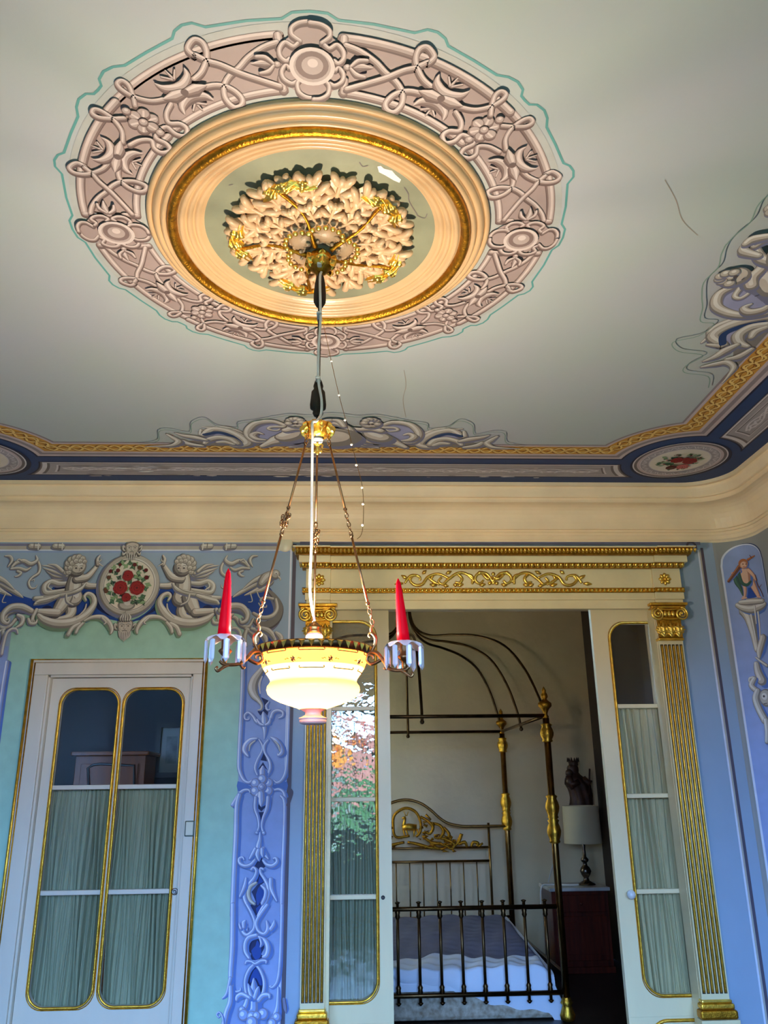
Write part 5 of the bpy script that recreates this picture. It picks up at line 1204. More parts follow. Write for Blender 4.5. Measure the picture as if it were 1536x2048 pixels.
# ------------------------------------------------------------------ plaster ceiling rose
mat('rose_cream', (200, 166, 124), 0.30, var=0.05, scale=8, bump=0.05, bscale=60)
mat('rose_field', (132, 134, 110), 0.5, var=0.1, scale=9, bump=0.15, bscale=25)
mat('leaf_cream', (204, 170, 132), 0.38, var=0.08, scale=20, bump=0.12, bscale=90)
CX, CY = RC.x, -RC.y
rose = thing('ceiling_rose', (CX, CY, HC), 'round cream and gilt plaster ceiling rose with acanthus leaves', 'ceiling rose')
def ring(prof, matl, name, label=None):
    return MB().lathe([(r, -z) for r, z in prof], (CX, CY, HC), 96).build(name, matl, rose, label)
ring([(.564, 0), (.564, .010), (.558, .016), (.550, .017), (.549, .012), (.545, .012), (.543, .022), (.535, .030), (.525, .032), (.523, .026), (.519, .026), (.517, .036), (.511, .041), (.505, .040), (.502, .033), (.498, .033), (.497, .036)], 'rose_cream', 'outer_moulding')
ring([(.498, .030), (.498, .042), (.492, .050), (.483, .052), (.474, .048), (.468, .038), (.466, .026)], 'gold_old', 'gilt_ring', 'worn gilt ring')
ring([(.468, .026), (.464, .026), (.460, .036), (.452, .038), (.444, .033), (.441, .022), (.437, .022), (.434, .028), (.427, .029), (.420, .023), (.417, .013), (.413, .013), (.410, .018), (.403, .019), (.395, .015), (.391, .007), (.387, .007), (.385, .0035), (.382, .0035)], 'rose_cream', 'inner_moulding')
MB().lathe([(.384, -.003), (.0001, -.003)], (CX, CY, HC), 64).build('field', 'rose_field', rose, 'sage green painted field')
def finger_leaf(name, matl, L, w, n, rad, droop=.0):
    """carved leaf: midrib, pairs of swelling lobes and a tip lobe over a shallow backing, lying along +x"""
    m = MB()
    def back(u, v):
        v = v*2-1; env = math.sin(PI*min(1, u*.86+.10))**.7
        return (u*L*.97, v*w*.95*env, -.006-.010*(1-v*v)+.003*math.cos(2*PI*(n*u-.8*abs(v))))
    m.grid(back, 30, 12)
    m.tube(catmull([(0, 0, -.010), (L*.35, 0, -.017), (L*.7, 0, -.017), (L*.9, 0, -.012)], 4), [rad*.5, rad*.62, rad*.5, rad*.3], 8)
    for i in range(n):
        u = .10+.74*i/(n-1); env = math.sin(PI*min(1, u*.8+.16))**.8; reach = w*env; f = .10+.16*u
        for q in (-1, 1):
            P = [(u*L*.92, 0, -.010), (u*L+f*L*.35, q*reach*.45, -.019-droop*u), (u*L+f*L*.8, q*reach*.85, -.017-droop*u), (u*L+f*L*.85, q*reach*1.06, -.008-droop*u)]
            m.tube(catmull(P, 3), [rad*.45, rad*.9, rad*1.08, rad*.85, rad*.25], 8)
    m.tube(catmull([(L*.80, 0, -.012), (L*.90, 0, -.019-droop), (L*.97, 0, -.016-droop), (L*1.0, 0, -.008-droop)], 3), [rad*.5, rad*1.1, rad*1.0, rad*.3], 8)
    return m.mesh(name, matl)
me_big = finger_leaf('acanthus_leaf', 'leaf_cream', .225, .064, 5, .0125, .003)
me_fan = finger_leaf('fan_leaf', 'leaf_cream', .185, .060, 4, .0130, .0)
me_small = finger_leaf('small_leaf', 'leaf_cream', .105, .036, 3, .0095, .004)
me_shell = MB().sphere((0, 0, 0), 1, 18, 10, 0, (.040, .044, .024)).mesh('shell_boss', 'leaf_cream')
me_tip = leaf_mesh('gilt_tip', 'gold_bright', .055, .05, 3.0, curl=.008, depth=.02, tipw=.8)
me_shell = MB().sphere((0, 0, 0), 1, 18, 10, 0, (.045, .05, .03)).mesh('shell_boss', 'leaf_cream')
me_bead = MB().sphere((0, 0, 0), .0095, 10, 6, 0, (1, 1, .8)).mesh('gilt_bead', 'gold_bright')
vol = MB()
sp = []
for i in range(34):
    t = i/33; a = -.5+t*4.4*PI/2; r = .024*(1-t)**.8+.004; sp.append((r*math.cos(a), r*math.sin(a), -.004-.022*t))
vol.tube(sp, [.006]*20+[.004]*14, 8); vol.sphere(sp[-1], .006)
me_vol = vol.mesh('volute', 'leaf_cream')
def rot_at(r, a_deg, z, spin=0, tilt=0, flip=False):
    a = math.radians(a_deg)   # angle measured as for the painted ring: 0 towards the photographer (-y), positive to +x
    d = Vector((math.sin(a), -math.cos(a)))
    M = Matrix.Translation((CX+d.x*r, CY+d.y*r, HC-z)) @ Matrix.Rotation(math.atan2(d.y, d.x)+math.radians(spin), 4, 'Z') @ Matrix.Rotation(math.radians(tilt), 4, 'Y')
    if flip: M = M @ Matrix.Scale(-1, 4, (0, 1, 0))
    return M
for k in range(5):
    a0 = -20.9+72*k          # gilt rib
    am = a0+36               # middle of the sector
    piece('fan_leaf', me_fan, rose, rot_at(.108, am, .004, 0, 0))
    for q in (-1, 1):
        piece('acanthus_leaf', me_big, rose, rot_at(.075, am+q*17, .010, q*4, 0))
        piece('acanthus_leaf', me_big, rose, rot_at(.07, am+q*31, .004, q*2, 0))
        piece('small_leaf', me_small, rose, rot_at(.09, am+q*17, .028, q*20, 0))
        piece('volute', me_vol, rose, rot_at(.066, am+q*17, .060, 90*q, 0, q > 0))
    piece('small_leaf', me_small, rose, rot_at(.10, am, .028, 0, 0))
    piece('shell_boss', me_shell, rose, rot_at(.068, am, .052))
    piece('gilt_tip', me_tip, rose, rot_at(.255, a0, .028, 0, 4))
    for q in (-1, 1): piece('gilt_tip', me_tip, rose, rot_at(.248, a0+q*9, .026, q*20, 4))
    P = []
    for i in range(13):
        t = i/12; r = .045+t*.225; a = math.radians(a0+5*math.sin(t*PI*1.4)); z = .088-.046*math.sin(t*PI*.5)
        P.append((CX+r*math.sin(a), CY-r*math.cos(a), HC-z))
    MB().tube(catmull(P, 3), [.009, .0055, .0045, .005, .007], 8).build('gilt_rib', 'gold_old', rose)
    ar_ = math.radians(am); dr = Vector((math.sin(ar_), -math.cos(ar_))); dt = Vector((math.cos(ar_), math.sin(ar_)))
    for i in range(8):
        f = math.radians(-78+156*i/7); q2 = Vector((CX, CY))+dr*(.066+.058*math.cos(f))+dt*.06*math.sin(f)
        piece('gilt_bead', me_bead, rose, Matrix.Translation((q2.x, q2.y, HC-.074)))
# domed boss under the leaves and the gilt knob
MB().lathe([(.25, -.003), (.2, -.012), (.15, -.022), (.1, -.036), (.06, -.056), (.03, -.075), (.001, -.08)], (CX, CY, HC), 40).build('boss', 'leaf_cream', rose)
kn = MB().lathe([(.018, -.07), (.03, -.085), (.044, -.1), (.047, -.118), (.04, -.137), (.026, -.148), (.02, -.156), (.012, -.16), (.001, -.161)], (CX, CY, HC), 24, lobes=6, lamp=.06).build('knob', 'gold_old', rose, 'gilt foliate knob')
me_kl = leaf_mesh('knob_leaf', 'gold_bright', .055, .022, 2.0, curl=.004, depth=.012)
for i in range(6):
    a = 60*i+10; d = Vector((math.sin(math.radians(a)), -math.cos(math.radians(a))))
    M = Matrix.Translation((CX+d.x*.046, CY+d.y*.046, HC-.098)) @ Matrix.Rotation(math.atan2(d.y, d.x), 4, 'Z') @ Matrix.Rotation(math.radians(105), 4, 'Y') @ Matrix.Rotation(PI, 4, 'X')
    piece('knob_leaf', me_kl, kn, M)
# flaked paint on the field
pk = Paint(ceil_place); pk.n = 28
fl = cm(400, 300, .32552)
pk.poly([fl(*p) for p in P2('1090,95 1110,90 1130,108 1180,120 1200,145 1235,175 1225,195 1190,180 1140,150 1100,130')], 'plaster_bare', raw=True)
for t in ('980,70 1000,95 1030,90', '1255,225 1280,265 1285,310 1330,385 1340,400 1380,412 1395,385', '180,210 200,205'):
    pk.line([fl(*p) for p in P2(t)], .003, 'panel_lo', raw=True, n=3)
pk.build('flaked_patch', rose, kind='stuff')
# ------------------------------------------------------------------ hanging lamp
mat('glass_bowl_edge', (224, 150, 104), 0.35)
mat('cable_white', (226, 222, 214), 0.5)
mat('cord_dark', (46, 38, 30), 0.8, var=0.3, scale=60)
mat('tassel', (58, 46, 32), 0.85, rgb2=(30, 25, 20), scale=40, stretch=(6, 6, .4))
mat('candle_red', (255, 0, 24), 0.45, var=0.03, spec=0.08)
mat('crystal', (244, 236, 240), 0.10, var=0.02, trans=0.35)
mat('enamel_brown', (70, 34, 16), 0.5)
mat('porcelain', (232, 226, 214), 0.35)
mat('bulb_glow', (255, 240, 214), 0.3, emit=(1, .80, .52), estr=30)
def bowl_material(name, rgb, estr):
    m = bpy.data.materials.new(name); m.use_nodes = True; MATS[name] = m; nt = m.node_tree
    b = nt.nodes['Principled BSDF']; out = nt.nodes['Material Output']
    b.inputs['Base Color'].default_value = (*lin(rgb), 1); b.inputs['Roughness'].default_value = .22
    t = nt.nodes.new('ShaderNodeBsdfTranslucent'); t.inputs[0].default_value = (*lin(rgb), 1)
    mx = nt.nodes.new('ShaderNodeMixShader'); mx.inputs[0].default_value = .62
    nt.links.new(b.outputs[0], mx.inputs[1]); nt.links.new(t.outputs[0], mx.inputs[2])
    nt.links.new(mx.outputs[0], out.inputs[0]); return m
bowl_material('bowl_opal', (104, 80, 40), 0)
bowl_material('bowl_orange', (112, 56, 18), 0)
mat('foot_pink', (228, 168, 156), .3)
def LZ(y, x=617): return atY(x, y, CY).z
def LW(px, y): return (atY(617+px, y, CY).x-atY(617-px, y, CY).x)/2
lamp = thing('hanging_lamp', (CX, CY, HC-.16), 'gilt hanging lamp with lit glass bowl on three chains and three candle arms', 'hanging lamp')
# bowl
pts = [(1308, 109), (1316, 108), (1326, 106), (1338, 101), (1348, 95), (1358, 88), (1364, 86), (1368, 88), (1374, 92.5), (1381, 93.5), (1389, 91), (1397, 82), (1404, 68), (1411, 48), (1416, 33), (1419, 27)]
prof = [(LW(w, y), LZ(y)) for y, w in pts]
inner = [(r-.004, z+.001) for r, z in reversed(prof)]
m = MB(); m.lathe(prof[:4], (CX, CY, 0), 64, 1); m.lathe(prof[3:], (CX, CY, 0), 64, 0); m.lathe([(prof[-1][0], prof[-1][1]), (.0001, prof[-1][1]-.001)], (CX, CY, 0), 64, 0)
bowl = m.build('glass_bowl', ['bowl_opal', 'bowl_orange'], lamp, 'glowing opal glass bowl with orange rim')
ft = [(1418, 27), (1421, 22), (1425, 15.5), (1430, 16), (1434, 22), (1436, 28), (1438, 28.5), (1440, 26), (1441, 27.5), (1447, 26), (1449, 20), (1450, 2)]
MB().lathe([(LW(w, y), LZ(y)) for y, w in ft], (CX, CY, 0), 40).build('bowl_foot', 'foot_pink', lamp, 'pink glass foot of the bowl')
# enamel lines, greek-key lozenges and scrolls painted on the bowl
Rb = lambda z: next((r0+(r1-r0)*(z-z0)/(z1-z0) for (r0, z0), (r1, z1) in zip(prof, prof[1:]) if min(z0, z1) <= z <= max(z0, z1)), prof[0][0])
def on_bowl(a, z, off=.001):
    r = Rb(z)+off; a = math.radians(a); return (CX+r*math.sin(a), CY-r*math.cos(a), z)
m = MB(); zt, zb = LZ(1319), LZ(1345)
zm = (zt+zb)/2
for k in range(9):
    ac = -20+40*k
    for (z, a0, a1) in ((zt+.004, ac+8, ac+32), (zb-.004, ac+7, ac+33)):
        Q = [on_bowl(a0+(a1-a0)*i/12, z) for i in range(13)]
        m.tube(Q, .0015, 5)
        for e, s_ in ((a0, -1), (a1, 1)):
            m.tube([on_bowl(e+s_*x, z+y) for x, y in ((0, 0), (.9, .0006), (1.4, .003), (.9, .005), (.2, .004))], .0014, 5)
for k in range(9):
    ac = -20+40*k; w = 4.4; hh = .013
    for (x0, y0, x1, y1) in ((-.25, -.75, -.25, .25), (.25, -.25, .25, .75), (-.75, .25, .25, .25), (-.25, -.25, .75, -.25), (-.75, .25, -.75, .65), (.75, -.25, .75, -.65), (-.25, -.75, .2, -.75), (.25, .75, -.2, .75), (-.6, -.5, -.25, -.5), (.6, .5, .25, .5), (-.6, -.5, -.6, 0), (.6, .5, .6, 0)):
        m.tube([on_bowl(ac+w*x0*.62, zm+hh*y0*.62), on_bowl(ac+w*x1*.62, zm+hh*y1*.62)], .0013, 4)
    for q in (-1, 1):
        m.tube([on_bowl(ac+q*x, zm+y) for x, y in ((5, 0), (6.5, .003), (8, 0), (9.5, .001))], .0012, 4)
m.build('enamel_lines', 'enamel_brown', bowl, 'brown enamel lines and key lozenges', kind='stuff')
# dark gallery rim with gilt points
zr0, zr1 = LZ(1299), LZ(1309)
rr = LW(113, 1304)
gal = MB().lathe([(rr-.012, zr0+.004), (rr+.004, zr0+.004), (rr+.006, zr0), (rr+.003, zr1+.002), (rr-.002, zr1-.004), (rr-.014, zr1-.004)], (CX, CY, 0), 64).build('gallery_rim', 'brass_dark', lamp, 'dark metal rim with raised points')
tri = MB(); tri.add([(-.0095, 0, .009), (.0095, 0, .009), (0, 0, -.011), (0, -.008, .003)], [(0, 3, 1), (1, 3, 2), (2, 3, 0)])
me_tri = tri.mesh('rim_point', 'gold_bright')
for k in range(40):
    a = 2*PI*k/40
    piece('rim_point', me_tri, gal, Matrix.Translation((CX+(rr+.006)*math.sin(a), CY-(rr+.006)*math.cos(a), (zr0+zr1)/2)) @ Matrix.Rotation(a, 4, 'Z'))
# socket and bulb
sk = [(1243, 3), (1246, 6), (1250, 10), (1253, 14), (1256, 15.5), (1259, 14), (1262, 15.5), (1266, 15.5), (1268, 14.5)]
MB().lathe([(LW(w, y), LZ(y)) for y, w in sk], (CX, CY, 0), 24).build('socket', 'brass', lamp)
MB().lathe([(LW(w, y), LZ(y)) for y, w in ((1267, 14), (1271, 17), (1276, 17), (1280, 14), (1285, 12))], (CX, CY, 0), 24).build('socket_collar', 'porcelain', lamp)
zbulb = LZ(1300)
MB().sphere((CX, CY, zbulb), .03, 20, 12, 0, (1, 1, 1.2)).lathe([(.028, zbulb+.012), (.018, zbulb+.04)], (CX, CY, 0), 20).build('bulb', 'bulb_glow', lamp, 'lit bulb')
l = bpy.data.lights.new('bulb_light', 'POINT'); l.energy = LAMP_W; l.color = LAMP_COL; l.shadow_soft_size = .055
lo = bpy.data.objects.new('bulb_light', l); COL.objects.link(lo); lo.location = (CX, CY, LZ(1297)); lo.parent = lamp; lo.matrix_parent_inverse = WORLD[lamp.name].inverted()
# crown at the top of the chains
zc0, zc1 = LZ(842, 632), LZ(876, 632); rc = (atY(661, 860, CY).x-atY(604, 860, CY).x)/2
cr = MB().lathe([(rc*.35, zc0), (rc*.5, zc0-.004), (rc*.82, zc0-.012), (rc*.9, (zc0+zc1)/2), (rc*.7, zc1+.006), (rc*.45, zc1)], (CX, CY, 0), 30, lobes=10, lamp=.06).build('crown', 'gold', lamp, 'small gilt crown where the chains meet')
me_cl = leaf_mesh('crown_leaf', 'gold_bright', .04, .012, 2.0, curl=-.012, depth=.01)
for k in range(10):
    a = 2*PI*k/10
    piece('crown_leaf', me_cl, cr, Matrix.Translation((CX+rc*.8*math.cos(a), CY+rc*.8*math.sin(a), zc1+.006)) @ Matrix.Rotation(a, 4, 'Z') @ Matrix.Rotation(math.radians(-72), 4, 'Y'))
MB().lathe([(.016, zc1), (.018, zc1-.006), (.016, zc1-.012), (.004, zc1-.013)], (CX, CY, 0), 20).build('collar', 'porcelain', lamp)
zf = zc1-.013
m = MB().tube([(CX, CY, zf), (CX, CY, zf-.035)], .0035, 8)
for q in (-1, 1):
    m.tube(catmull([(CX, CY, zf-.022), (CX+q*.009, CY, zf-.008), (CX+q*.016, CY, zf-.012), (CX+q*.013, CY, zf-.019)], 4), .003, 7)
    m.tube(catmull([(CX, CY, zf-.02), (CX+q*.008, CY, zf-.034), (CX+q*.014, CY, zf-.03)], 4), .003, 7)
m.sphere((CX, CY, zf-.038), .005); m.build('fleur', 'gold_bright', lamp)
# dark suspension cord with two tassels
zk = HC-.158
MB().tube([(CX, CY, zk), (CX, CY, zc0)], .0055, 10).build('suspension_cord', 'cord_dark', lamp, 'dark braided suspension cord')
for (ya, yb) in ((548, 613), (758, 832)):
    za, zb_ = LZ(ya, 634), LZ(yb, 632); hgt = za-zb_
    if ya > 700: pf_ = [(.006, 0), (.011, -.08*hgt), (.015, -.2*hgt), (.013, -.28*hgt), (.020, -.36*hgt), (.024, -.7*hgt), (.023, -.8*hgt), (.014, -.84*hgt), (.016, -.93*hgt), (.012, -hgt), (.001, -hgt)]
    else: pf_ = [(.005, 0), (.012, -.1*hgt), (.016, -.3*hgt), (.019, -.6*hgt), (.019, -.86*hgt), (.011, -hgt), (.001, -hgt)]
    MB().lathe(pf_, (CX, CY, za), 20, lobes=20, lamp=.05).build('tassel', 'tassel', lamp, 'dark silk tassel')
# three suspension rods with chains, three candle arms
link_m = MB(); link_m.tube([(.005*math.cos(2*PI*i/10), 0, .0085*math.sin(2*PI*i/10)) for i in range(10)], .0016, 6, closed=True)
me_link = link_m.mesh('chain_link', 'bronze')
def chain(parent, a, b, n=None):
    a, b = Vector(a), Vector(b); d = b-a; n = n or max(1, int(d.length/.0135)); q = d.to_track_quat('Z', 'Y').to_matrix().to_4x4()
    for i in range(n):
        piece('chain_link', me_link, parent, Matrix.Translation(a+d*((i+.5)/n)) @ q @ Matrix.Rotation(PI/2*(i % 2), 4, 'Z'))
RA = .27
ARM = [(-125, 'left', 0.0), (115+0, 'right', 0.0), (-5, 'far', 0.0)]
ang = {'left': math.radians(180+34), 'right': math.radians(-25), 'far': math.radians(93)}
me_bob = None
candles = []
for nm in ('left', 'right', 'far'):
    a = ang[nm]; d = Vector((math.cos(a), math.sin(a), 0)); c0 = Vector((CX, CY, 0))
    def AP(r, z): return c0+d*r+Vector((0, 0, z))
    dz = -.012 if nm == 'right' else 0
    zr = zr1-.004
    ar = MB()
    # S scroll from the rim out to the candle cup, with a curl against the bowl and one under the cup
    ar.tube(catmull([AP(rr+.004, zr-.012), AP(rr+.016, zr-.002), AP(rr+.034, zr-.006), AP(rr+.05, zr-.024), AP(rr+.074, zr-.04+dz), AP(RA+.0, zr-.044+dz), AP(RA+.014, zr-.036+dz)], 6), [.0045, .0055, .0055, .005, .0045, .004], 8)
    ar.tube(catmull([AP(rr+.05, zr-.022), AP(rr+.034, zr-.03), AP(rr+.016, zr-.034), AP(rr+.004, zr-.022), AP(rr+.01, zr-.01), AP(rr+.022, zr-.012), AP(rr+.024, zr-.022)], 5), [.005, .0045, .004, .003], 8)
    ar.tube(catmull([AP(RA-.012, zr-.043+dz), AP(RA+.004, zr-.052+dz), AP(RA+.018, zr-.062+dz), AP(RA+.024, zr-.056+dz), AP(RA+.019, zr-.051+dz)], 5), [.0045, .004, .003], 8)
    ar.tube(catmull([AP(rr+.07, zr-.038), AP(rr+.06, zr-.05), AP(rr+.055, zr-.046)], 4), .0035, 7)
    # hook rising from the arm root
    ar.tube(catmull([AP(rr+.018, zr), AP(rr+.028, zr+.018), AP(rr+.03, zr+.036), AP(rr+.018, zr+.05), AP(rr+.01, zr+.044), AP(rr+.016, zr+.038)], 5), [.0045, .005, .0045, .003], 8)
    ar.tube(catmull([AP(rr+.018, zr+.05), AP(rr+.016, zr+.062), AP(rr+.022, zr+.072)], 4), .0035, 7)
    arm = ar.build('candle_arm', 'bronze', lamp)
    arm['label'] = 'scrolled bronze candle arm'
    cc = AP(RA, 0); zc = zr-.036+dz
    MB().lathe([(.004, zc-.004), (.007, zc+.004), (.005, zc+.012), (.012, zc+.018), (.018, zc+.026), (.016, zc+.03), (.011, zc+.034), (.0105, zc+.062), (.013, zc+.066)], (cc.x, cc.y, 0), 20).build('candle_cup', 'bronze', arm)
    zb2 = zc+.062
    bob = MB()
    def bf(u, v):
        th = 2*PI*u; sc_ = 1+.08*math.cos(8*th)*v*v; r = .012+.040*v*sc_; return (cc.x+r*math.cos(th), cc.y+r*math.sin(th), zb2+.008-.016*v*v-.006*math.cos(8*th)*v*v)
    bob.grid(bf, 64, 6); bob.build('drip_pan', 'crystal', arm, 'scalloped glass drip pan')
    dr = MB()
    dr.add([(math.cos(PI/3*i)*.0078, math.sin(PI/3*i)*.0052, z_) for z_ in (0, -.006, -.048) for i in range(6)]+[(0, 0, -.058), (0, 0, .004)],
           [(j*6+i, j*6+(i+1) % 6, (j+1)*6+(i+1) % 6, (j+1)*6+i) for j in (0, 1) for i in range(6)]+[(12+i, 12+(i+1) % 6, 18) for i in range(6)]+[(19, (i+1) % 6, i) for i in range(6)])
    me_dr = dr.mesh('crystal_drop', 'crystal')
    for k in range(8):
        t = 2*PI*k/8+.2
        piece('crystal_drop', me_dr, arm, Matrix.Translation((cc.x+.049*math.cos(t), cc.y+.049*math.sin(t), zb2-.012)) @ Matrix.Rotation(t+PI/2, 4, 'Z'))
    # candle: leaning tapered candle standing in the cup
    tip = {'left': atY(457, 1137, cc.y), 'right': atY(796, 1157, cc.y), 'far': Vector((cc.x+.003, cc.y, zb2+.13))}[nm]
    if nm != 'far':
        bx = {'left': atY(449, 1252, cc.y).x, 'right': atY(807, 1268, cc.y).x}[nm]
    else: bx = cc.x
    base = Vector((bx if abs(bx-cc.x) < .006 else cc.x+math.copysign(.006, bx-cc.x), cc.y, zb2+.006)); tip.x = base.x+(tip.x-bx); tip.z = max(tip.z, base.z+.12)
    P = [base+(tip-base)*t for t in (0, .15, .5, .8, .93, 1)]
    cd = MB().tube(P, [.0172, .0162, .0125, .0088, .0062, .0012], 20)
    co = cd.build('candle', 'candle_red'); tag(co, 'tall red tapered candle standing in the %s arm of the hanging lamp' % nm, 'candle', 'red candles on the hanging lamp')
    # rods and chains from crown to hook
    top = c0+d*rc*.75+Vector((0, 0, zc1+.006)); hook = AP(rr+.022, zr+.074)
    v = hook-top
    rd = MB()
    f1, f2, f3, f4 = .06, .42, .56, .9
    rd.tube([top+v*f1, top+v*f2], .0034, 8); rd.tube([top+v*f3, top+v*f4], .0034, 8)
    for f in (f1, f2, f3, f4): rd.sphere(top+v*f, .006, 8, 6)
    rod = rd.build('suspension_rod', 'bronze', lamp)
    chain(rod, top, top+v*f1); chain(rod, top+v*f2, top+v*f3); chain(rod, top+v*f4, hook)
    if nm in ('left', 'far'):
        rn = random.Random(5)
        for i in range(14):
            q = top+v*(f2+.035+.06*i/14)+Vector((rn.uniform(-.009, .009), rn.uniform(-.009, .009), 0))
            piece('chain_link', me_link, rod, Matrix.Translation(q) @ Matrix.Rotation(rn.uniform(0, 3), 4, 'Z') @ Matrix.Rotation(rn.uniform(-.6, .6), 4, 'Y'))
# ------------------------------------------------------------------ white mains cable and thin bead chain
Yc = CY-.03
cb = [Vector((CX+.004, CY-.01, HC-.16)), atY(640, 560, Yc), atY(641, 640, Yc), atY(637, 700, Yc), atY(637, 760, Yc), atY(643, 800, Yc), atY(642, 828, Yc), atY(633, 842, CY-rc-.008), atY(625, 846, CY-rc-.012), atY(625, 875, CY-rc-.006), atY(624, 960, CY-.02), atY(623, 1080, CY-.012), atY(620, 1180, CY-.008), Vector((CX, CY, LZ(1242)))]
cbo = MB().tube(catmull(cb, 8), .0042, 8).build('power_cable', 'cable_white')
tag(cbo, 'white mains cable running down the suspension cord to the lamp socket', 'cable')
for (x, y) in ((640, 530), (639, 628), (637, 757)):
    p = atY(x, y, Yc)
    MB().box((p.x-.009, p.y-.012, p.z-.004), (p.x+.006, CY+.008, p.z+.004), bev=.002).build('cable_tie', 'cable_white', cbo)
Yb = CY+.12
bc = [atZ(640, 622, HC-.045)]+[atY(x, y, Yb) for x, y in ((648, 655), (662, 720), (678, 790), (694, 850), (704, 890), (714, 930), (724, 970), (727, 1010), (726, 1050), (722, 1070), (714, 1078))]
bco = MB().tube(catmull(bc, 6), .0010, 5).build('bead_chain', 'brass')
tag(bco, 'thin beaded cord hanging from the ceiling rose to the right of the lamp', 'cord')
bm_ = MB().sphere((0, 0, 0), .0042, 8, 6).mesh('bead', 'porcelain')
for (x, y) in ((663, 722), (678, 790), (690, 840), (703, 889), (713, 930), (724, 975), (726, 1008), (725, 1050)):
    piece('bead', bm_, bco, Matrix.Translation(atY(x, y, Yb)))
# ------------------------------------------------------------------ bedroom: brass four-poster bed
mat('mahogany', (96, 34, 20), 0.28, rgb2=(60, 20, 12), scale=6, stretch=(6, 6, .6))
mat('marble', (206, 204, 200), 0.25, rgb2=(170, 168, 166), scale=6)
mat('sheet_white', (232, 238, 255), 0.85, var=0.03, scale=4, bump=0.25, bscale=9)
mat('sheet_shaded', (112, 116, 148), 0.8, var=0.08, scale=5, bump=0.5, bscale=8)  # less lit head half of the sheet, its shade painted into the colour
mat('damask', (206, 194, 176), 0.8, rgb2=(150, 128, 104), scale=26)
mat('shade_cream', (206, 192, 162), 0.8, bump=0.15, bscale=80, stretch=(6, 6, .3))
mat('pewter', (96, 84, 74), 0.25, 1.0)
mat('statue_wood', (70, 42, 28), 0.5, var=0.3, scale=18)
mat('wardrobe_wood', (112, 54, 6), 0.35, rgb2=(80, 34, 4), scale=5, stretch=(5, 5, .6))
mat('frame_black', (22, 20, 20), 0.4)
mat('print_paper', (128, 130, 128), 0.8)
mat('print_image', (128, 130, 130), 0.8, rgb2=(84, 86, 88), scale=14)
Y1, Y2 = 6.4, 8.3
b4 = lambda x, y, Y: atY(760+x*.42373, 1180+y*.42373, Y)
fr_ = b4(805, 620, Y1).x; hr_ = b4(560, 700, Y2).x
BXR = (fr_+hr_)/2; BXC = b4(118, 1000, Y2).x
BXL = 2*BXC-BXR
zc_f = b4(790, 592, Y1).z; zc_h = b4(555, 668, Y2).z; ZCAN = (zc_f+zc_h)/2
bed = thing('four_poster_bed', ((BXL+BXR)/2, (Y1+Y2)/2, 0), 'brass four-poster bed with arched canopy rods in the bedroom', 'bed')
def post(x, y, top):
    p = MB().tube([(x, y, .12), (x, y, top-.02)], .026, 12).build('bed_post', 'brass', bed)
    MB().lathe([(.02, 0), (.045, .01), (.05, .04), (.036, .08), (.03, .1), (.042, .115), (.034, .13), (.026, .15)], (x, y, .0), 16, lobes=8, lamp=.07).build('foot', 'gold', p)
    for z0, z1 in ((b4(848, 1080, Y1).z-.17, b4(848, 1080, Y1).z+.17), (top-.20, top-.06)):
        h_ = z1-z0; n_ = 2 if h_ > .2 else 1; pf_ = []
        for i in range(n_):
            for r, t in ((.028, 0), (.040, .06), (.034, .14), (.046, .34), (.050, .5), (.044, .68), (.033, .84), (.042, .94)): pf_.append((r, (i+t)*h_/n_))
        pf_.append((.028, h_)); MB().lathe(pf_, (x, y, z0), 16, lobes=4, lamp=.08).build('post_collar', 'gold', p)
    MB().lathe([(.018, -.03), (.024, -.02), (.014, .0), (.02, .02), (.03, .04), (.05, .06), (.05, .085), (.03, .1), (.016, .115), (.026, .13), (.024, .15), (.014, .17), (.018, .18), (.008, .2), (.001, .212)], (x, y, top+.01), 16, lobes=6, lamp=.06).build('finial', 'gold_old', p)
    return p
for x in (BXL, BXR):
    post(x, Y1, ZCAN); post(x, Y2, ZCAN)
# canopy rails and rods
rl = lambda a, b, r=.014: MB().tube([a, b], r, 10)
for a, b in (((BXL, Y1, ZCAN), (BXR, Y1, ZCAN)), ((BXL, Y2, ZCAN), (BXR, Y2, ZCAN)), ((BXL, Y1, ZCAN), (BXL, Y2, ZCAN)), ((BXR, Y1, ZCAN), (BXR, Y2, ZCAN))):
    rl(a, b).build('canopy_rail', 'brass_dark', bed)
CRW = Vector((BXC, (Y1+Y2)/2+.45, b4(170, 40, 7.8).z))
def rod(x, y, s_=0.0):
    E_ = Vector((x, y, ZCAN-.03)); C_ = CRW+Vector(((x-BXC)*.03, (y-CRW.y)*.03, 0)); d = Vector((E_.x-C_.x, E_.y-C_.y, 0)); Hh = C_.z-ZCAN
    P = [C_+Vector((0, 0, .15)), C_+d*.02+Vector((0, 0, -Hh*.15)), C_+d*.08+Vector((0, 0, -Hh*.27)), C_+d*.2+Vector((0, 0, -Hh*.34)), C_+d*.38+Vector((0, 0, -Hh*.37)), C_+d*.58+Vector((0, 0, -Hh*.42)), C_+d*.76+Vector((0, 0, -Hh*.52)), C_+d*.89+Vector((0, 0, -Hh*.70)), C_+d*.97+Vector((0, 0, -Hh*.9)), E_]
    MB().tube(catmull(P, 5), .012, 8).sphere(tuple(E_+Vector((0, 0, -.01))), .018, 8, 6).build('canopy_rod', 'brass_dark', bed)
for x, y in ((BXL, Y1), (BXR, Y1), (BXL, Y2), (BXR, Y2), (BXR, (Y1+Y2)/2), (BXL, (Y1+Y2)/2), (b4(198, 600, Y1).x, Y1), (b4(132, 680, Y2).x, Y2)): rod(x, y)
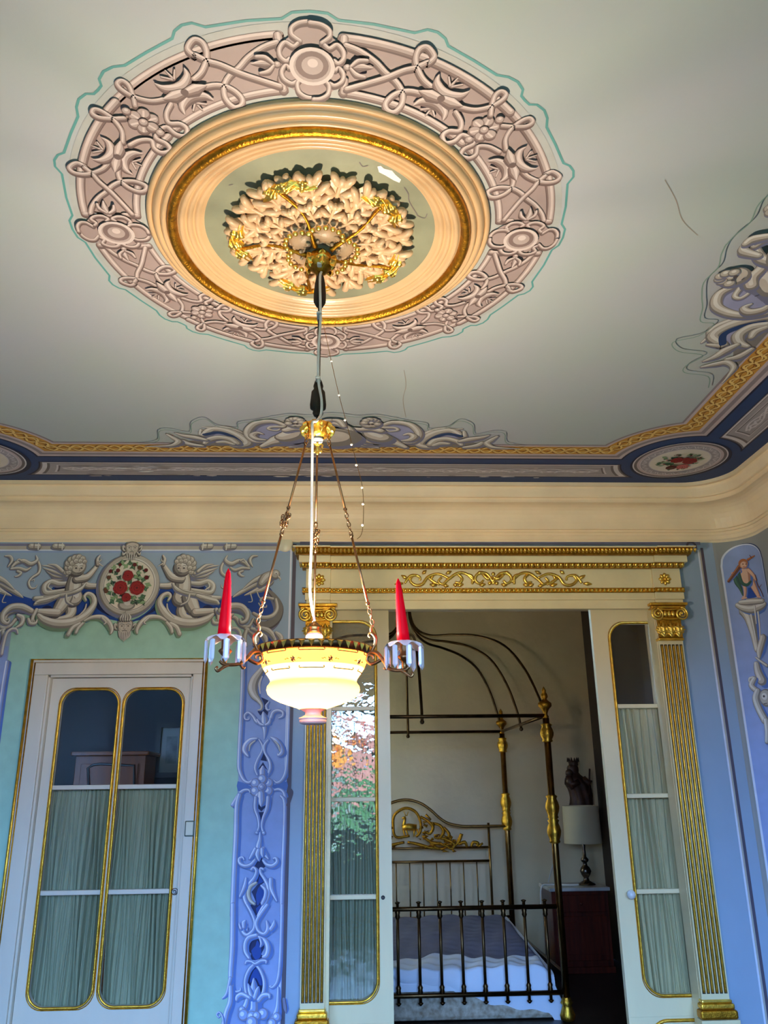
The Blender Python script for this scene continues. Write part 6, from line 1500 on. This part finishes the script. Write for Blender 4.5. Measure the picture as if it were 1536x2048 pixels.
MB().tube([(CRW.x, CRW.y, CRW.z-.02), (CRW.x, CRW.y, HB)], .02, 10).sphere(tuple(CRW), .06, 12, 8).build('canopy_crown', 'brass_dark', bed)
# footboard
zt_, zl_ = b4(470, 1500, Y1).z, b4(490, 1908, Y1).z
rl((BXL, Y1, zt_), (BXR, Y1, zt_), .016).build('foot_rail', 'brass_dark', bed); rl((BXL, Y1, zl_), (BXR, Y1, zl_), .016).build('foot_rail', 'brass_dark', bed)
sx = b4(779, 1510, Y1).x; st = (sx-b4(82, 1510, Y1).x)/7
i = 0; x = sx
while x > BXL+.05:
    m = MB().tube([(x, Y1, zl_-.05), (x, Y1, zt_+.04)], .011, 8)
    for z_ in (zl_+.035, zt_-.035): m.lathe([(.011, -.03), (.019, -.015), (.015, 0), (.019, .015), (.011, .03)], (x, Y1, z_), 10)
    for z_ in (zl_-.05, zt_+.04): m.lathe([(.006, -.012), (.018, 0), (.02, .005), (.006, .01)], (x, Y1, z_), 10)
    m.build('foot_spindle', 'brass_dark', bed); x -= st
# headboard
zr = [b4(300, y, Y2).z for y in (1117, 1216, 1280, 1545)]
xin = b4(517, 1250, Y2).x; xin2 = 2*BXC-xin
for z_ in zr[1:]: rl((xin2, Y2-.02, z_), (xin if z_ != zr[3] else BXR, Y2-.02, z_), .011).build('head_rail', 'brass', bed)
for xx in (xin, xin2): MB().tube([(xx, Y2-.02, zr[3]-.02), (xx, Y2-.02, zr[0]+.03)], .012, 8).build('head_upright', 'brass', bed)
zpk = b4(125, 990, Y2).z
AR = [(1.0, 0), (.62, 0.0), (.52, .03), (.42, .12), (.34, .30), (.26, .58), (.17, .83), (.08, .96), (0, 1.0)]
hw_ = BXR-BXC; P = [(BXC+hw_*t, Y2-.02, zr[0]+(zpk-zr[0])*v) for t, v in AR]; P += [(2*BXC-x_, y_, z_) for x_, y_, z_ in reversed(P[:-1])]
MB().tube(catmull(P, 4), .013, 8).build('head_arch', 'brass', bed)
dx = (b4(460, 1400, Y2).x-b4(77, 1400, Y2).x)/6; x = b4(460, 1400, Y2).x
while x > xin2+.03:
    MB().tube([(x, Y2-.02, zr[3]), (x, Y2-.02, zr[2])], .006, 7).build('head_spindle', 'brass', bed); x -= dx
# cast ornament: deer in a wreath with scrolling leaves
def hb(x, y): v = b4(x, y, Y2-.03); return Vector((v.x, Y2-.035, v.z))
def mirx(v): return Vector((2*BXC-v.x, v.y, v.z))
m = MB()
m.tube(catmull([hb(x, y) for x, y in ((140, 1160), (75, 1165), (62, 1110), (70, 1060), (118, 1030), (165, 1045), (190, 1090), (190, 1140), (170, 1165))], 5), [.012, .014, .012], 8)
for mir in (0, 1):
    T = mirx if mir else (lambda v: v)
    for t in ('190,1070 225,1090 250,1120 235,1150 215,1140', '240,1100 280,1110 300,1140 280,1170 255,1165', '200,1160 240,1190 290,1200 330,1215', '280,1170 320,1180 350,1200 340,1220 320,1215', '300,1120 325,1150 320,1170', '340,1215 370,1190 385,1150 375,1170 360,1195', '370,1200 400,1190 410,1215', '430,1212 440,1190 462,1195 460,1210 485,1195', '130,1190 180,1200 230,1215 280,1222', '215,1060 240,1085', '230,1180 260,1215 300,1222'):
        m.tube(catmull([T(hb(*p)) for p in P2(t)], 4), [.012, .017, .010], 7)
    rn = random.Random(4)
    for k in range(38):
        x_ = rn.uniform(185, 345); y_ = rn.uniform(1165, 1225) if x_ > 260 else rn.uniform(1095, 1225)
        a = T(hb(x_, y_)); m.tube([a, a+Vector((rn.uniform(-.03, .03), -.008, rn.uniform(-.02, .03))), a+Vector((rn.uniform(-.05, .05), 0, rn.uniform(-.03, .04)))], [.006, .014, .002], 6)
m.build('headboard_casting', 'gold_old', bed, 'cast gilt scrolling leaves on the headboard', kind='stuff')
dr_ = MB()
dr_.tube([hb(105, 1120), hb(135, 1118), hb(172, 1122)], [.026, .032, .03], 10)
dr_.tube([hb(112, 1118), hb(115, 1095), hb(118, 1078)], [.022, .014, .012], 8); dr_.tube([hb(122, 1072), hb(104, 1078)], [.015, .007], 8)
for a, b in (((110, 1130), (118, 1165)), ((122, 1130), (135, 1165)), ((162, 1130), (160, 1165)), ((175, 1128), (182, 1160))): dr_.tube([hb(*a), hb(*b)], [.010, .005], 6)
for a, b in (((122, 1066), (112, 1045)), ((126, 1066), (134, 1046))): dr_.tube([hb(*a), hb(*b)], [.006, .002], 6)
dr_.build('deer_casting', 'gold', bed, 'small cast deer in the wreath of the headboard')
# side rails
for x in (BXL, BXR): MB().box((x-.015, Y1, .22), (x+.015, Y2, .30)).build('side_rail', 'brass_dark', bed)
# box spring, mattress and sheet are loose on the frame
zmt = lambda y: .305+(y-Y1)/(Y2-Y1)*.115
bsx0, bsx1 = BXL+.05, BXR-.06
tag(MB().box((bsx0, Y1+.06, .004), (bsx1, Y2-.06, .185), bev=.03).build('box_spring', 'damask'), 'floral damask box spring under the white bed sheet', 'box spring')
mo = MB().prism([(Y1+.055, .19), (Y2-.05, .19), (Y2-.05, zmt(Y2)-.014), (Y1+.12, zmt(Y1)-.014), (Y1+.075, zmt(Y1)-.03), (Y1+.055, zmt(Y1)-.07)], bsx0, bsx1, 'x').build('mattress', 'sheet_white'); tag(mo, 'thick mattress on the brass bed covered by a white sheet', 'mattress')
def cloth(name, matl, ya, yb, z0, fold, lab, cat, drape):
    def fn(u, v):
        ov = .07; x = bsx0-ov+(bsx1-bsx0+2*ov)*u; yy = ya+(yb-ya)*v+(.05*math.sin(6*u+.6)+.03*math.sin(13*u))*v*(1 if drape else 0)
        z = zmt(yy)+z0+fold*(.012*math.sin(9*x+3*yy)*math.sin(5*yy-2*x)+.007*math.sin(31*x-11*yy)+.004*math.sin(47*yy+13*x))
        e = min(x-bsx0, bsx1-x)
        if e < .05: z -= (.05-e)**1.2*(3.4 if drape else 2.2)
        y = yy
        if drape and v < .24:
            f = (.24-v)/.24; y = ya+(yb-ya)*.24-.02-.015*math.sin(f*PI); z -= f*(.07+.20*u*u+.05*math.sin(7*u+2.2)+.02*math.sin(17*u))
        return (x, y, z)
    m = MB(); m.grid(fn, 90, 70); o = m.build(name, matl); return tag(o, lab, cat)
cloth('bed_sheet_shaded', 'sheet_shaded', Y1+.30, Y2-.07, 0.009, .7, 'shaded head half of the bed sheet, its shade painted as grey-blue colour', 'bed cover', False)
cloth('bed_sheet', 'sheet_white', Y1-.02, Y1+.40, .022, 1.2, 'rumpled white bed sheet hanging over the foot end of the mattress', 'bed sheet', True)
# ------------------------------------------------------------------ nightstand, table lamp, statue, wall switches
YN0, YN1 = 7.85, 8.27
nx0, nx1 = b4(805, 1500, YN0).x, min(b4(1090, 1450, YN0).x, XB1-.03); nz = b4(950, 1405, YN0).z
ns = thing('nightstand', ((nx0+nx1)/2, (YN0+YN1)/2, 0), 'dark mahogany nightstand with white marble top beside the brass bed', 'nightstand')
MB().box((nx0+.02, YN0+.02, .05), (nx1-.02, YN1, nz-.03), bev=.004).build('body', 'mahogany', ns)
MB().box((nx0, YN0, nz-.03), (nx1, YN1+.01, nz), bev=.006).build('marble_top', 'marble', ns, 'white marble top')
dw = MB().box((nx0+.05, YN0+.005, nz-.20), (nx1-.05, YN0+.02, nz-.06), bev=.005).build('drawer', 'mahogany', ns); MB().sphere(((nx0+nx1)/2, YN0-.006, nz-.13), .014, 10, 6).build('knob', 'mahogany', dw)
dd = MB().box((nx0+.05, YN0+.005, .10), (nx1-.05, YN0+.02, nz-.23), bev=.005).build('cupboard_door', 'mahogany', ns)
MB().box((nx0+.10, YN0+.001, .15), (nx1-.10, YN0+.0052, nz-.28), bev=.002).build('raised_panel', 'mahogany', dd)
MB().box((nx0+.01, YN0+.01, 0.0), (nx1-.01, YN1, .05), bev=.004).build('plinth', 'mahogany', ns)
lx = b4(968, 1300, 8.05).x; ly = 8.05; lz = nz
tl = thing('table_lamp', (lx, ly, lz), 'table lamp with cream pleated drum shade and turned pewter base on the nightstand', 'table lamp')
hz_ = b4(960, 1190, ly).z-lz; k_ = hz_/.36
MB().lathe([(.001, 0.0), (.08, .0), (.082, .008), (.06, .02), (.03, .035), (.022, .06), (.04, .085), (.052, .115), (.04, .145), (.02, .165), (.018, .185), (.034, .2), (.036, .215), (.018, .235), (.014, .30), (.016, .33), (.010, .36)], (lx, ly, lz+.0005), 24).build('base', 'pewter', tl)
for i_ in range(len(tl.children[0].data.vertices)):
    v_ = tl.children[0].data.vertices[i_]; v_.co.z = lz+.0005+(v_.co.z-lz-.0005)*k_
sr = (b4(1040, 1100, ly).x-b4(872, 1100, ly).x)/2; sz0, sz1 = b4(960, 1195, ly).z, b4(960, 1017, ly).z
MB().lathe([(sr*1.02, sz0), (sr*1.03, sz0+.006), (sr*.98, sz1-.006), (sr*.97, sz1), (sr*.95, sz1-.002), (sr*1.0, sz0+.002)], (lx, ly, 0), 40).build('lamp_shade', 'shade_cream', tl)
MB().tube([(lx-sr*.97, ly, sz1-.01), (lx, ly, sz1-.03), (lx+sr*.97, ly, sz1-.01)], .004, 6).tube([(lx, ly, sz0-.03), (lx, ly, sz1-.03)], .006, 6).build('shade_carrier', 'pewter', tl)
# wall bracket and carved statue
yst = YB1-.12; sxc = b4(932, 950, yst).x; sz_t = b4(930, 808, yst).z; sz_b = b4(930, 1030, yst).z-.05
br = MB().box((sxc-.13, YB1-.24, sz_b-.03), (sxc+.13, YB1-.002, sz_b), bev=.006).box((sxc-.03, YB1-.18, sz_b-.16), (sxc+.03, YB1-.002, sz_b-.03)).build('wall_bracket', 'statue_wood'); tag(br, 'small dark wooden wall bracket under the carved statue', 'bracket')
stt = thing('carved_statue', (sxc, yst, sz_b), 'dark carved wooden statue of a crowned figure holding a child', 'statue')
Hs = sz_t-sz_b
def st_fn(u, v):
    a = 2*PI*u; pr_ = [(0, .105), (.05, .11), (.2, .098), (.4, .10), (.55, .112), (.66, .10), (.74, .062), (.78, .05), (.82, .056), (.88, .055), (.92, .045)]
    j = 0
    while j < len(pr_)-2 and pr_[j+1][0] < v*.92: j += 1
    t = (v*.92-pr_[j][0])/(pr_[j+1][0]-pr_[j][0]); r = pr_[j][1]+(pr_[j+1][1]-pr_[j][1])*min(max(t, 0), 1)
    r *= 1+(.10*math.sin(7*a+6*v)*(v < .6)+.04*math.sin(13*a+9*v)*(v < .7)); s_ = .03*math.sin(v*5)
    return (sxc+r*1.05*math.cos(a)+s_, yst+r*.75*math.sin(a), sz_b+.0005+Hs*v*.92)
m = MB(); m.grid(st_fn, 40, 40); m.build('robed_body', 'statue_wood', stt)
m = MB().lathe([(.03, 0), (.05, .01), (.046, .025), (.05, .045), (.056, .05)], (sxc-.02, yst, sz_b+Hs*.90), 16)
for k in range(6): a = 2*PI*k/6; m.tube([(sxc-.02+.05*math.cos(a), yst+.05*math.sin(a), sz_b+Hs*.90+.045), (sxc-.02+.056*math.cos(a), yst+.056*math.sin(a), sz_b+Hs*.90+.085)], [.014, .003], 6)
m.build('crown', 'statue_wood', stt)
m = MB().sphere((sxc-.085, yst-.06, sz_b+Hs*.77), .038, 10, 8).tube([(sxc-.09, yst-.05, sz_b+Hs*.72), (sxc-.085, yst-.06, sz_b+Hs*.6), (sxc-.05, yst-.07, sz_b+Hs*.48)], [.03, .045, .03], 10).tube([(sxc-.12, yst-.04, sz_b+Hs*.6), (sxc-.06, yst-.09, sz_b+Hs*.56), (sxc, yst-.08, sz_b+Hs*.6)], [.03, .026, .03], 8)
m.build('child', 'statue_wood', stt)
MB().tube([(sxc+.10, yst-.05, sz_b+Hs*.35), (sxc+.125, yst-.06, sz_b+Hs*.85)], .009, 6).tube([(sxc+.06, yst-.03, sz_b+Hs*.66), (sxc+.11, yst-.07, sz_b+Hs*.55), (sxc+.12, yst-.06, sz_b+Hs*.62)], [.035, .028, .022], 8).build('sceptre_arm', 'statue_wood', stt)
ox = b4(825, 1178, YB1)
os_ = thing('wall_switch', (ox.x, YB1, ox.z), 'pair of cream switch plates on the bedroom wall beside the lamp shade', 'wall switch')
for k in (0, 1):
    xx = ox.x-.048+k*.05; MB().box((xx, YB1-.012, ox.z-.042), (xx+.046, YB1-.001, ox.z+.042), bev=.004).build('plate', 'switch_cream', os_)
wc = [Vector((ox.x, YB1-.006, ox.z-.04))]+[b4(x, y, YB1-.02) for x, y in ((838, 1230), (815, 1300), (795, 1350))]+[b4(x, y, YN0-.01) for x, y in ((790, 1400), (782, 1420))]
tag(MB().tube(catmull([Vector((ox.x, YB1-.006, ox.z-.045)), b4(838, 1240, YB1-.02), b4(812, 1310, YB1-.02), b4(790, 1400, YB1-.02), b4(778, 1500, YB1-.02), b4(775, 1600, YB1-.02)], 6), .004, 6).build('wall_cable', 'cable_white'), 'thin cable hanging down the bedroom wall left of the nightstand', 'cable')
lc_ = [Vector((lx-.08, ly-.02, nz+.006)), Vector((lx-.16, ly-.03, nz+.006)), Vector((nx0+.06, ly+.02, nz+.006)), Vector((nx0-.012, ly, nz+.004)), Vector((nx0-.035, ly, nz-.05)), Vector((nx0-.03, ly+.05, nz-.16))]
tag(MB().tube(catmull(lc_, 6), .007, 8).build('lamp_cord', 'cable_white'), 'thick white lamp cord looping over the left edge of the nightstand', 'cable')
# ------------------------------------------------------------------ dark side room seen above the door curtains
wd0 = atY(152, 1510, 6.55); wd1 = atY(292, 1510, 6.55); zt_w = atY(222, 1503, 6.55).z
wr = thing('wardrobe', ((wd0.x+wd1.x)/2, 6.75, 0), 'orange-brown wooden wardrobe in the dark room behind the left door', 'wardrobe')
MB().box((wd0.x, 6.55, 0), (wd1.x, 6.9, zt_w-.03), bev=.004).build('carcass', 'wardrobe_wood', wr)
MB().box((wd0.x-.03, 6.51, zt_w-.0295), (wd1.x+.03, 6.92, zt_w), bev=.01).build('cornice', 'wardrobe_wood', wr)
MB().box((wd0.x+.05, 6.53, .1), (wd1.x-.05, 6.549, zt_w-.09), bev=.004).build('door_leaf', 'wardrobe_wood', wr)
P = [atY(x, y, 6.525) for x, y in ((178, 1600), (176, 1536), (186, 1530), (200, 1528), (268, 1531), (268, 1600))]
MB().tube(P, .010, 6).build('dark_moulding', 'frame_black', wr)
f0, f1 = atY(316, 1446, YS1), atY(372, 1555, YS1)
pf2 = thing('framed_picture', ((f0.x+f1.x)/2, YS1, f1.z), 'black framed print with pale mount hanging in the dark side room', 'picture')
m = MB()
for a, b in (((f0.x, f1.z), (f0.x+.04, f0.z)), ((f1.x-.04, f1.z), (f1.x, f0.z)), ((f0.x+.04, f1.z), (f1.x-.04, f1.z+.04)), ((f0.x+.04, f0.z-.04), (f1.x-.04, f0.z))): m.box((a[0], YS1-.035, a[1]), (b[0], YS1-.002, b[1]))
m.build('frame', 'frame_black', pf2)
MB().box((f0.x+.038, YS1-.018, f1.z+.038), (f1.x-.038, YS1-.004, f0.z-.038)).build('mount', 'print_paper', pf2)
MB().box((f0.x+.085, YS1-.0195, f1.z+.11), (f1.x-.085, YS1-.0182, f0.z-.11)).build('print', 'print_image', pf2)
